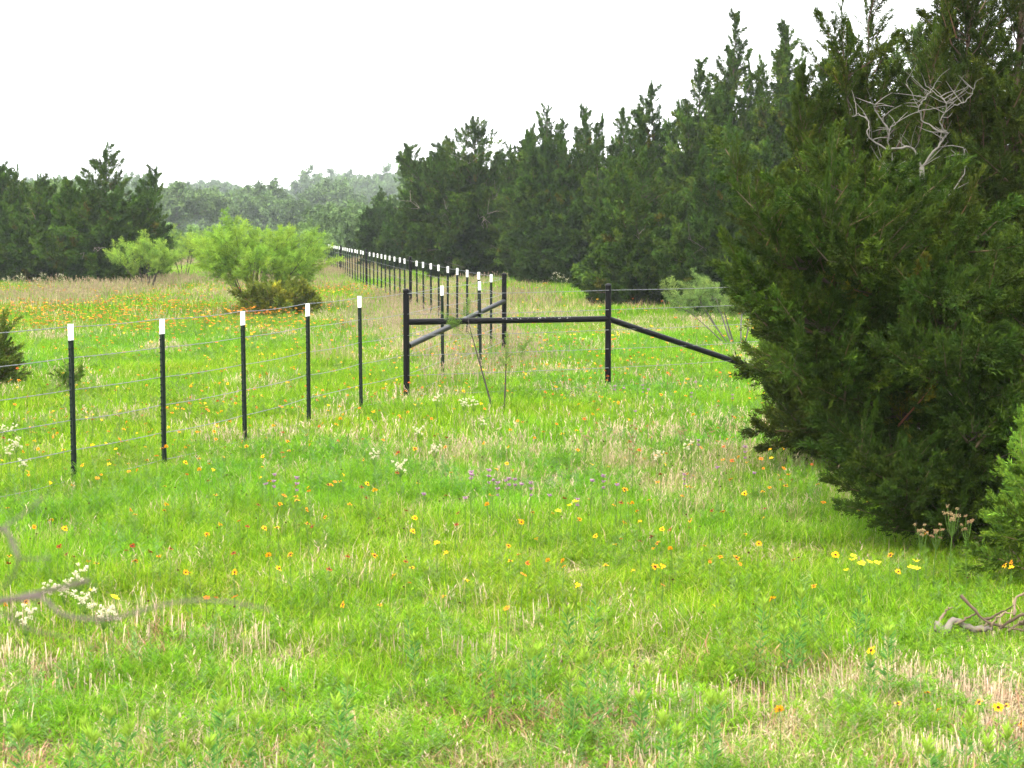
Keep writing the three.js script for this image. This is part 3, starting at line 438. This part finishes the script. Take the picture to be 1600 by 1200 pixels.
const GEO = {
  grassN: [1, 2, 3].map((s) => patchGeo(s, { n: 430, r: 0.24, h: [0.04, 0.22], w: 0.0029, lean: 0.85, pal: GREEN })),
  grassM: [4, 5].map((s) => patchGeo(s, { n: 560, r: 0.45, h: [0.05, 0.22], w: 0.005, lean: 0.8, pal: GREEN })),
  grassF: [6, 7].map((s) => patchGeo(s, { n: 480, r: 1.0, h: [0.08, 0.27], w: 0.016, lean: 0.5, pal: GREEN })),
  strawN: [8, 9].map((s) => patchGeo(s, { n: 150, r: 0.22, h: [0.05, 0.26], w: 0.0024, lean: 0.8, pal: STRAW, seedHead: 0.12, headC: [0.42, 0.33, 0.22] })),
  strawM: [10, 11].map((s) => patchGeo(s, { n: 200, r: 0.42, h: [0.08, 0.28], w: 0.0036, lean: 0.7, pal: STRAW, seedHead: 0.2, headC: [0.46, 0.36, 0.25], headW: 1.6 })),
  strawF: [12].map((s) => patchGeo(s, { n: 300, r: 1.0, h: [0.12, 0.36], w: 0.013, lean: 0.6, pal: STRAW })),
  stub: [13, 14].map((s) => patchGeo(s, { n: 90, r: 0.22, h: [0.05, 0.17], w: 0.0042, lean: 0.18, blunt: true, pal: [[0.6, [0.45, 0.36, 0.25]], [0.4, [0.38, 0.27, 0.19]]] })),
  litter: [15, 16].map((s) => patchGeo(s, { n: 120, r: 0.25, h: [0.015, 0.06], w: 0.0045, lean: 3.5, pal: STRAW })),
  mauveM: [17].map((s) => patchGeo(s, { n: 240, r: 0.42, h: [0.2, 0.45], w: 0.005, lean: 0.4, pal: MAUVE, seedHead: 0.4, headC: [0.3, 0.22, 0.16], headW: 2 })),
  mauveF: [18].map((s) => patchGeo(s, { n: 320, r: 1.0, h: [0.2, 0.48], w: 0.012, lean: 0.4, pal: MAUVE, seedHead: 0.4, headC: [0.25, 0.195, 0.115], headW: 4 })),
  weedN: [19, 20].map((s) => fernGeo(s, { n: 20, m: 44, r: 0.17, h: [0.08, 0.27], k: 0.8, leaf: [0.038, 0.0038], pal: WEED })),
  weedM: [21].map((s) => fernGeo(s, { n: 24, m: 30, r: 0.35, h: [0.08, 0.24], k: 1.2, leaf: [0.06, 0.008], pal: WEED })),
};
function scatter(name, label, category, geos, mat, z0, z1, perM2, accept, look, seed) {
  const R = rng(seed), out = geos.map(() => []), half = (z) => 0.33 * -z + 1.6, hm = half(z1), area = ((half(z0) + half(z1)) * (z0 - z1)), n = Math.round(area * perM2);
  for (let k = 0; k < n; k++) {
    let z; do { z = mix(z0, z1, R()); } while (R() > half(z) / hm);
    const x = (R() * 2 - 1) * half(z), a = R(); if (a > accept(x, z)) continue;
    out[Math.floor(R() * geos.length)].push([x, z]);
  }
  const m = new THREE.Matrix4(), q = new THREE.Quaternion(), e = new THREE.Euler();
  geos.forEach((g, gi) => {
    const l = out[gi]; if (!l.length) return;
    const im = new THREE.InstancedMesh(g, mat, l.length); im.name = numbered(name); im.castShadow = im.receiveShadow = true; im.userData = { kind: 'stuff', label, category };
    l.forEach(([x, z], k) => { const [s, sy, c] = look(x, z, R); q.setFromEuler(e.set((R() - 0.5) * 0.1, R() * 6.2832, (R() - 0.5) * 0.1)); im.setMatrixAt(k, m.compose(V(x, 0, z), q, V(s, sy, s))); im.setColorAt(k, new THREE.Color(c[0], c[1], c[2])); });
    scene.add(im);
  });
}
const lush = (x, z) => (0.4 + 0.6 * fbm(x * 0.45, z * 0.3, 40) + 0.7 * fbm(x * 1.7, z * 1.3, 42)) * (1 - 0.65 * blob(x, z, 2.45, -8.3, 0.6, 0.65));
const gLook = (hs) => (x, z, R) => { const y = fbm(x * 0.6, z * 0.4, 41) - 0.45, b = 0.85 + 0.3 * R(); return [0.85 + 0.35 * R(), hs * lush(x, z) * (0.75 + 0.5 * R()) * mix(0.55, 1, sstep(-6.3, -9, z)), [b * (1 + 0.7 * y), b, b * (1 - 0.3 * y)]]; };
const sLook = (hs) => (x, z, R) => { const k = 1 - 0.7 * blob(x, z, 2.45, -8.3, 0.6, 0.65), b = 0.8 + 0.4 * R(); return [0.8 + 0.4 * R(), hs * k * (0.7 + 0.6 * R()) * mix(0.55, 1, sstep(-6.3, -9, z)), [b, b * (0.95 + 0.08 * R()), b]]; };
const LG = 'bright green meadow grass', LS = 'dry straw coloured grass in patches', LM = 'mauve brown seeding grass', LW = 'soft narrow leaved green weeds among the grass';
scatter('grass', LG, 'grass', GEO.grassN, M.grass, -3.5, -16, 30, (x, z) => 1 - 0.72 * dry(x, z), gLook(0.74), 1001);
scatter('grass', LG, 'grass', GEO.grassM, M.grass, -15.5, -42, 11, (x, z) => 1 - 0.6 * Math.max(dry(x, z), mauve(x, z)), gLook(0.8), 1002);
scatter('grass', LG, 'grass', GEO.grassF, M.grass, -41, -150, 2.2, (x, z) => 1 - 0.6 * mauve(x, z), gLook(1), 1003);
scatter('dry_grass', LS, 'grass', GEO.strawN, M.grass, -3.5, -16, 16, (x, z) => 0.1 + 0.62 * dry(x, z), sLook(0.85), 1004);
scatter('dry_grass', LS, 'grass', GEO.strawM, M.grass, -15.5, -42, 6, (x, z) => 0.04 + 0.52 * dry(x, z), sLook(0.9), 1005);
scatter('dry_grass', LS, 'grass', GEO.strawF, M.grass, -41, -150, 0.8, (x, z) => 0.12 + 0.4 * dry(x, z), sLook(1), 1006);
scatter('stubble', 'short cut straw stubble in the foreground', 'stubble', GEO.stub, M.dull, -3.5, -10, 20, (x, z) => 0.75 * dry(x, z) * sstep(0.3, 0.5, fbm(x * 0.9, z * 0.7, 44)) + 0.05, sLook(1), 1007);
scatter('straw_litter', 'loose dead straw lying on the soil', 'straw', GEO.litter, M.dull, -3.5, -14, 14, () => 1, sLook(1.5), 1008);
scatter('mauve_grass', LM, 'grass', GEO.mauveM, M.grass, -20, -44, 6, (x, z) => 0.85 * mauve(x, z), sLook(1), 1009);
scatter('mauve_grass', LM, 'grass', GEO.mauveF, M.grass, -40, -110, 1.5, (x, z) => 0.9 * mauve(x, z), sLook(1), 1010);
scatter('weeds', LW, 'weeds', GEO.weedN, M.grass, -3.5, -16, 13, (x, z) => sstep(0.28, 0.55, fbm(x * 0.7, z * 0.5, 46)), gLook(0.8), 1011);
scatter('weeds', LW, 'weeds', GEO.weedM, M.grass, -15.5, -42, 2.5, (x, z) => sstep(0.35, 0.6, fbm(x * 0.5, z * 0.4, 47)), gLook(0.8), 1012);

{ // rusty brown dead leaves and bits on the soil of the bare spots
  const g = [61, 62].map((s) => patchGeo(s, { n: 130, r: 0.25, h: [0.03, 0.13], w: 0.005, lean: 1.2, pal: [[0.5, [0.2, 0.1, 0.055]], [0.3, [0.3, 0.17, 0.1]], [0.2, [0.12, 0.07, 0.04]]] }));
  scatter('brown_litter', 'rusty brown dead weeds on bare spots in the foreground', 'dead weeds', g, M.dull, -3.5, -11, 22, (x, z) => 1.0 * dry(x, z) * sstep(0.36, 0.55, fbm(x * 1.1, z * 0.8, 48)), sLook(1.2), 1013);
}
// ---------- flowers ----------
const STEM = [0.1, 0.19, 0.03];
function stemGeo(h, seed, w = 0.0016, leaves = 5) {
  const R = rng(seed), mb = new MB(), p = curve([V((R() - 0.5) * 0.06, -0.02, (R() - 0.5) * 0.06), V((R() - 0.5) * 0.03, h * 0.5, (R() - 0.5) * 0.03), V(0, h, 0)], 5); mb.tube(p, w, 3, STEM, false);
  for (let k = 0; k < leaves; k++) { const e = V(R() - 0.5, 0.7, R() - 0.5).normalize(); mb.diamond(V(0, h * (0.1 + 0.6 * R()), 0), e, 0.05, 0.006, perp(e, R), STEM); } return mb.geo();
}
function daisyGeo(seed, n, r, cIn, cOut, cup, split) { // ray petals with a coloured base
  const R = rng(seed), mb = new MB();
  for (let k = 0; k < n; k++) {
    const a = ((k + (R() - 0.5) * 0.3) / n) * 6.2832, d = V(Math.cos(a), cup + (R() - 0.5) * 0.7, Math.sin(a)).normalize(), s = V(-Math.sin(a), 0, Math.cos(a)), len = r * (0.85 + 0.25 * R()), w = r * (3.9 / n) * (0.8 + 0.4 * R()), o = V(0, 0, 0).addScaledVector(d, r * 0.15), m1 = o.clone().addScaledVector(d, len * 0.42), m2 = o.clone().addScaledVector(d, len * 0.8), t = o.clone().addScaledVector(d, len); t.y -= r * 0.08;
    mb.strip([o, m1], [w * 0.35, w * 0.8], s, cIn); mb.strip([m1, m2, t], [w * 0.8, w, w * (split ?? 0.55)], s, cOut);
  }
  return mb.geo();
}
function discGeo(r, c, hgt = 0.6) { const g = new THREE.SphereGeometry(r, 8, 5, 0, 6.2832, 0, Math.PI / 2); g.scale(1, hgt, 1); const n = g.attributes.position.count, a = new Float32Array(n * 3); for (let k = 0; k < n; k++) { const q = 0.7 + 0.6 * hash2(k, 3, 9); a.set(c.map((x) => x * q), k * 3); } g.setAttribute('color', new THREE.BufferAttribute(a, 3)); g.deleteAttribute('uv'); return g; }
function daisy(name, label, group, h, r, cIn, cOut, cDisc, seed, tilt) {
  const g = group3(name, label, 'flower', 0, 0, 0, 0, group), R = rng(seed); part('stem', stemGeo(h, seed), M.petal, g);
  const hd = part('petals', daisyGeo(seed, 8, r, cIn, cOut, -0.05 + 0.3 * R()), M.petal, g); hd.position.y = h; hd.rotation.set(tilt, R() * 6, 0); part('flower_centre', discGeo(r * 0.4, cDisc, 0.8), M.dull, hd); return g;
}
function place(protos, list, label, group, seed, hv = 0.25) { const R = rng(seed); list.forEach(([x, z], k) => { const p = protos[k % protos.length], s = 1 + (R() - 0.5) * hv; if (k < protos.length) { p.position.set(x, 0, z); p.rotation.y = R() * 6.28; p.scale.setScalar(s); } else dup(p, x, 0, z, R() * 6.28, label, group, s); }); }
const YO = [[1.5,-9.43],[1.23,-8.36],[-0.62,-8.29],[-0.79,-8.26],[-0.74,-9.53],[-0.6,-8.92],[-1.59,-8.71],[0.27,-9.43],[1.59,-6.73],[1.6,-6.6],[1.42,-6.47],[0.98,-6.44],[1.73,-6.51],[1.79,-6.47],[1.79,-6.37],[1.83,-6.31],[0.73,-9.01],[0.49,-10.42],[1.35,-10.26],[1.4,-10.05],[1.18,-9.31],[0.67,-10.58],[-3.11,-10.94],[-2.89,-10.72],[-2.81,-10.82],[-2.64,-10.47],[-2.23,-10.49],[-2.39,-11.12],[-2.18,-11.12],[-2.2,-11.3],[-1.9,-11.38],[-1.7,-9.22],[-1.78,-10.35],[-1.78,-10.82],[-2.7,-9.51],[-2.45,-8.54],[-2.3,-8.36],[-1.95,-13.91],[-1.77,-12.6],[-1.16,-13.91],[-0.76,-13.95],[-0.92,-11.92],[-1.2,-12.38],[-1.29,-11.15],[-1.13,-10.72],[-1.46,-10.47],[-1.34,-10.11],[-1.32,-9.6],[-1.18,-9.43],[-1.22,-9.27],[-0.51,-9.02],[-0.16,-11.38],[-0.02,-10.03],[-0.03,-14.33],[0.99,-18.06],[1.11,-18.62],[1.55,-18.55],[1.7,-16.75],[1.4,-13.95],[1.77,-13.91],[1.33,-11.2],[1.54,-11.77],[1.68,-11.89],[0.9,-10.07],[0.8,-9.74],[0.9,-10.63],[0.49,-9.22],[0.8,-11.8],[0.75,-11.77],[0.77,-16.99],[0.42,-14.81],[2.72,-9.64],[2.02,-9.45],[2.02,-9.25],[-4.02,-14.9],[-3.92,-14.72],[-3.9,-15.18],[-4.13,-17.35],[-3.59,-16.14],[-3.55,-16.41],[-3.07,-13.87],[-3.24,-13.41],[-2.87,-13.3],[-2.79,-13.23],[-2.83,-13.79],[-2.44,-13.3],[-2.36,-13.41],[-2.62,-15.67],[-2.82,-17.05],[-2.83,-17.35],[-2.55,-15.77],[-2.23,-14.72],[-2.13,-14.28],[1.49,-7.31],[-2.37,-12.13],[-2.32,-13.19]];
const RD = [[-2.4,-9.7],[-2.4,-9.54],[-2.27,-9.49],[-2.15,-9.87],[-2.07,-9.66],[-1.96,-9.83],[-1.89,-9.81],[-1.93,-9.45],[-1.46,-12.0],[-1.02,-12.05],[-0.97,-11.82],[-1.05,-11.49],[-0.83,-11.04],[-0.66,-11.04],[-1.23,-10.68],[-0.33,-10.52],[-0.33,-10.89],[-0.14,-11.82],[-0.43,-11.62],[1.25,-11.09],[1.1,-10.14],[1.62,-11.38],[0.34,-11.49],[0.41,-10.89],[0.7,-11.4],[0.64,-12.52],[0.75,-12.62],[-2.33,-14.45],[-3.78,-21.56],[-3.45,-21.37],[-2.18,-12.75],[-0.87,-6.67],[1.89,-12.27],[1.98,-12.58],[-2.48,-9.7],[-2.21,-9.41],[-1.51,-9.6],[1.02,-16.01],[1.05,-15.85],[1.11,-15.95],[2.1,-16.95],[2.21,-17.06]];
const PU = [[-1.61,-12.04],[-1.58,-11.79],[-1.6,-11.55],[-1.37,-11.32],[-0.55,-11.07],[-0.27,-11.76],[-0.26,-11.46],[-0.15,-11.52],[-0.04,-11.88],[-0.02,-11.67],[-0.12,-11.49],[-0.09,-11.13],[-0.29,-11.02],[0.02,-11.73],[0.06,-11.15],[0.12,-11.15],[0.24,-11.32],[0.41,-11.1],[0.51,-11.29],[0.59,-11.46],[0.68,-11.52],[1.48,-14.14],[1.62,-11.88],[1.17,-12.07],[1.14,-16.48],[1.08,-18.78],[1.15,-18.33],[1.36,-18.55],[1.44,-18.86],[1.83,-18.18],[1.9,-18.48],[1.68,-12.82],[1.42,-12.3],[2.22,-17.97]];
const PR = [[0.3,-11.52],[0.37,-11.36],[0.41,-11.36],[1.79,-9.46],[1.87,-9.7],[1.83,-9.52],[1.89,-9.57],[1.93,-9.55],[1.96,-9.48],[2.16,-9.57],[2.15,-9.42],[2.14,-9.34],[3.53,-15.81],[-1.9,-8.45],[-2.09,-8.8]];
const WH = [[-2.24,-8.56],[-2.19,-8.64],[-2.11,-8.61],[-2.01,-8.32],[-1.8,-7.97],[-1.85,-7.99],[-2.11,-7.65],[-3.99,-14.31],[-3.92,-13.88],[-3.7,-13.47],[-4.35,-15.53],[-4.51,-15.8],[-0.75,-17.76],[-0.48,-17.76],[-0.37,-17.29],[-0.81,-15.53],[-0.26,-16.08],[-0.61,-14.09],[-1.05,-13.55],[-0.81,-12.9],[1.37,-13.88],[1.15,-13.96]];
const BR = [[0.58,-13.97],[0.9,-13.24],[1.39,-14.59],[1.65,-14.84],[2.26,-9.8],[2.32,-9.69],[2.45,-9.87],[2.53,-9.87]];
const FU = [[-12.02,-43.86],[-11.79,-44.33],[-12.84,-49.16],[-11.4,-45.32],[-11.85,-42.04],[1.12,-46.36],[1.29,-45.32]];
const FO = [[1.32,-7.96],[1.67,-8.53],[1.49,-8.38],[1.75,-8.16],[-0.88,-6.25],[-0.6,-6.43],[-0.74,-6.17],[0.35,-8.09],[0.1,-7.22],[0.23,-6.9],[0.49,-6.8],[0.36,-7.01],[-1.53,-6.01],[-1.63,-5.86],[-1.38,-6.09],[-1.08,-5.94],[1.53,-6.01],[1.63,-5.86],[1.31,-5.72],[-0.11,-7.34],[0.7,-6.43],[1.53,-7.45],[-0.46,-7.96],[-1.09,-6.34],[-1.3,-6.52],[1.1,-7.96],[0.6,-6.17]];
const ORANGE = [0.72, 0.29, 0.006], YEL = [0.76, 0.4, 0.008], RUST = [0.2, 0.03, 0.008], REDF = [0.27, 0.045, 0.012], DISC = [0.045, 0.016, 0.008];
{ // more of the same between the ones listed, up to about 300 in all
  const R = rng(91); while (YO.length < 190) { const z = -9 - 14 * R(), x = (R() * 2 - 1) * 0.3 * -z; if (R() < 0.25 + fbm(x * 0.6, z * 0.4, 51)) YO.push([x, z]); }
  while (RD.length < 105) { const z = -9 - 13 * R(), x = (R() * 2 - 1) * 0.3 * -z; if (R() < 0.2 + fbm(x * 0.6, z * 0.4, 52)) RD.push([x, z]); }
}
const LYO = 'yellow orange daisy flower with a red brown centre, standing in the grass', LRD = 'rusty red daisy flower standing in the grass';
place([[0.3, 0.016, RUST, ORANGE, 0.5], [0.28, 0.017, YEL, YEL, 0.9], [0.33, 0.0155, RUST, YEL, 0.2], [0.27, 0.015, ORANGE, ORANGE, 1.1]].map(([h, r, a, b, t], k) => daisy('daisy_flower', LYO, 'yellow orange daisies', h, r, a, b, DISC, 300 + k, t)), YO, LYO, 'yellow orange daisies', 92);
place([[0.28, 0.015, RUST, REDF, 0.4], [0.3, 0.014, RUST, RUST, 0.8], [0.26, 0.015, REDF, ORANGE, 0.2]].map(([h, r, a, b, t], k) => daisy('red_daisy_flower', LRD, 'rusty red daisies', h, r, a, b, DISC, 320 + k, t)), RD, LRD, 'rusty red daisies', 93);
{ // pale yellow cup flowers
  const L = 'clear lemon yellow cup shaped flower, one of a small cluster in the grass', mk = (k) => { const g = group3('cup_flower', L, 'flower', 0, 0, 0, 0, 'lemon yellow cup flowers'), h = 0.24 + 0.02 * k; part('stem', stemGeo(h, 340 + k), M.petal, g); const p = part('petals', daisyGeo(345 + k, 5, 0.021, [0.82, 0.72, 0.02], [0.86, 0.78, 0.03], 0.55, 0.9), M.petal, g); p.position.y = h; p.rotation.x = 0.3; return g; };
  place([mk(0), mk(1), mk(2)], PR, L, 'lemon yellow cup flowers', 94);
}
{ // mauve whorled spikes
  const L = 'pale purple whorled wildflower spike standing in the grass', mk = (k) => {
    const g = group3('purple_wildflower', L, 'flower', 0, 0, 0, 0, 'pale purple flower spikes'), R = rng(360 + k), h = 0.38 + 0.02 * k; part('stem', stemGeo(h, 361 + k, 0.002, 9), M.petal, g);
    for (let w = 0; w < 1 + (k % 2) + (k === 3 ? 1 : 0); w++) { const mb = new MB(); for (let j = 0; j < 34; j++) { const a = j * 2.4, e = V(Math.cos(a), 0.15 + 0.7 * R(), Math.sin(a)).normalize(); mb.diamond(V(0, (R() - 0.5) * 0.012, 0), e, (0.019 - 0.003 * w) * (0.6 + 0.7 * R()), 0.006, perp(e, R), [0.36, 0.21, 0.31].map(tone(0.75 + 0.5 * R()))); } const m = part('flower_whorl', mb.geo(), M.petal, g); m.position.y = h - (0.028 + 0.01 * R()) * w; } return g;
  };
  place([mk(0), mk(1), mk(2), mk(3)], PU, L, 'pale purple flower spikes', 95);
}
function umbel(name, label, group, h, wdt, c, seed, rays) { // flat topped flower cluster
  const g = group3(name, label, 'flower', 0, 0, 0, 0, group), R = rng(seed); part('stem', stemGeo(h * 0.72, seed, 0.0028, 6), M.petal, g);
  const ray = new MB(), hd = new MB();
  for (let k = 0; k < rays; k++) { const a = k * 2.4, q = wdt * Math.sqrt((k + 0.5) / rays), t = V(Math.cos(a) * q * (0.6 + 0.8 * R()), h * (0.84 + 0.2 * R()), Math.sin(a) * q * (0.6 + 0.8 * R())); ray.tube([V(0, h * 0.7, 0), V(t.x * 0.6, h * 0.78, t.z * 0.6), t], 0.0012, 3, STEM, false); for (let j = 0; j < 22; j++) { const e = randDir(R); e.y = Math.abs(e.y); e.normalize(); hd.diamond(t.clone().addScaledVector(randDir(R), wdt * 0.26 * R()), e, 0.009, 0.007, perp(e, R), c.map(tone(0.8 + 0.4 * R()))); } }
  part('stalk', ray.geo(), M.petal, g); part('flower_head', hd.geo(), M.petal, g).userData.kind = 'stuff'; return g;
}
{ const L = 'cluster of tiny creamy white flowers on a branched stem in the grass'; place([umbel('white_wildflower', L, 'creamy white flower clusters', 0.38, 0.04, [0.58, 0.54, 0.38], 380, 11), umbel('white_wildflower', L, 'creamy white flower clusters', 0.34, 0.046, [0.58, 0.54, 0.38], 381, 14)], WH, L, 'creamy white flower clusters', 96); }
{ const L = 'flat topped tan seed head past flowering, taller than the grass'; place([umbel('seed_head', L, 'tan flat topped seed heads', 0.44, 0.04, [0.3, 0.22, 0.11], 390, 10), umbel('seed_head', L, 'tan flat topped seed heads', 0.4, 0.034, [0.27, 0.18, 0.09], 391, 8)], BR, L, 'tan flat topped seed heads', 97); }
{ const L = 'tall pale yellowish flower cluster in front of the dark junipers'; place([umbel('pale_wildflower', L, 'tall pale flower clusters', 0.95, 0.16, [0.6, 0.58, 0.35], 395, 12), umbel('pale_wildflower', L, 'tall pale flower clusters', 0.85, 0.12, [0.6, 0.58, 0.38], 396, 10)], FU, L, 'tall pale flower clusters', 98); }
{ // leafy weeds with a yellow green tuft at the top
  const L = 'upright leafy weed with narrow leaves and a yellow green tip, in the foreground', mk = (k) => {
    const g = group3('leafy_weed', L, 'weed', 0, 0, 0, 0, 'leafy weeds in the foreground'), R = rng(410 + k), h = 0.26 + 0.05 * k, tl = V((R() - 0.5) * 0.3, 1, (R() - 0.5) * 0.3).normalize(), st = new MB(), lf = new MB(), tp = new MB();
    st.tube([V(0, -0.02, 0), tl.clone().multiplyScalar(h)], [0.0028, 0.0016], 4, [0.22, 0.27, 0.06], false);
    for (let j = 0; j < 60; j++) { const t = 0.15 + 0.75 * R(), a = j * 2.4, e = V(Math.cos(a), 0.55 + 0.5 * R(), Math.sin(a)).normalize(); lf.diamond(tl.clone().multiplyScalar(h * t), e, 0.05 * (0.7 + 0.5 * R()), 0.0065, perp(e, R), [0.075, 0.19, 0.035].map(tone(0.8 + 0.4 * R()))); }
    for (let j = 0; j < 34; j++) { const a = j * 2.4, e = V(Math.cos(a), 0.9 + 1.2 * R(), Math.sin(a)).normalize(); tp.diamond(tl.clone().multiplyScalar(h * (0.88 + 0.12 * R())), e, 0.042 * (0.7 + 0.5 * R()), 0.0065, perp(e, R), [0.2, 0.32, 0.03].map(tone(0.8 + 0.4 * R()))); }
    part('stem', st.geo(), M.petal, g); part('foliage', lf.geo(), M.grass, g); part('leaf_tuft', tp.geo(), M.grass, g); return g;
  };
  const R = rng(99); const all = []; FO.forEach(([x, z]) => { all.push([x, z]); for (let k = 0; k < 1; k++) all.push([x + (R() - 0.5) * 0.3, z + (R() - 0.5) * 0.4]); });
  place([mk(0), mk(1), mk(2)], all, L, 'leafy weeds in the foreground', 100);
}
{ // flowers farther off, beyond counting
  const head = (seed, cIn, cOut, r, h) => { const g = daisyGeo(seed, 6, r, cIn, cOut, 0.2); g.rotateX(0.5); g.translate(0, h, 0); const s = stemGeo(h, seed, 0.0025, 3); return mergeGeometries([g, s]); };
  const A = [head(1, RUST, ORANGE, 0.02, 0.36), head(2, YEL, YEL, 0.019, 0.34)], FAR = [0.46, 0.11, 0.018], B = [head(3, RUST, FAR, 0.021, 0.38), head(4, FAR, [0.6, 0.2, 0.01], 0.02, 0.35)], look = (x, z, R) => { const b = 0.8 + 0.4 * R(); const s = (0.45 + 0.45 * R()) * (1 + 0.9 * sstep(-22, -36, z)), sy = 0.6 + 0.4 * R(); return [s, sy, [b, b, b]]; };
  const swath = (x, z) => clamp(sstep(-26, -34, z) * sstep(-2.2, -5, x) * sstep(0.3, 0.52, fbm(x * 0.3, z * 0.22, 55)) * sstep(-60, -54, z));
  scatter('orange_flowers', 'drifts of small yellow and orange flowers across the meadow', 'flowers', A, M.petal, -8, -60, 13, (x, z) => 0.2 * sstep(0.42, 0.62, fbm(x * 0.8, z * 0.5, 59)) + 0.4 * swath(x, z) + 0.3 * blob(x, z, 0.6, -26, 3, 6) + 0.45 * blob(x, z, -3.2, -16, 1.6, 3), look, 1021);
  const D = [4, 5].map((s) => { const d = discGeo(0.008, DISC, 1.2); d.translate(0, 0.31, 0); return mergeGeometries([d.toNonIndexed(), stemGeo(0.31, s, 0.0013, 2).toNonIndexed()]); });
  scatter('dark_seed_heads', 'tiny dark brown spent flower heads scattered through the grass', 'seed heads', D, M.petal, -8, -26, 4, (x, z) => 0.15 + fbm(x * 0.6, z * 0.4, 57), look, 1023);
  scatter('red_flowers', 'drifts of small rusty red flowers across the meadow', 'flowers', B, M.petal, -8, -60, 13, (x, z) => 0.16 * sstep(0.42, 0.62, fbm(x * 0.8, z * 0.5, 58)) + 1.0 * swath(x, z) + 0.35 * blob(x, z, 0.3, -24, 3, 5) + 0.3 * blob(x, z, -3, -17, 1.6, 4), look, 1022);
}
renderer.render(scene, camera);
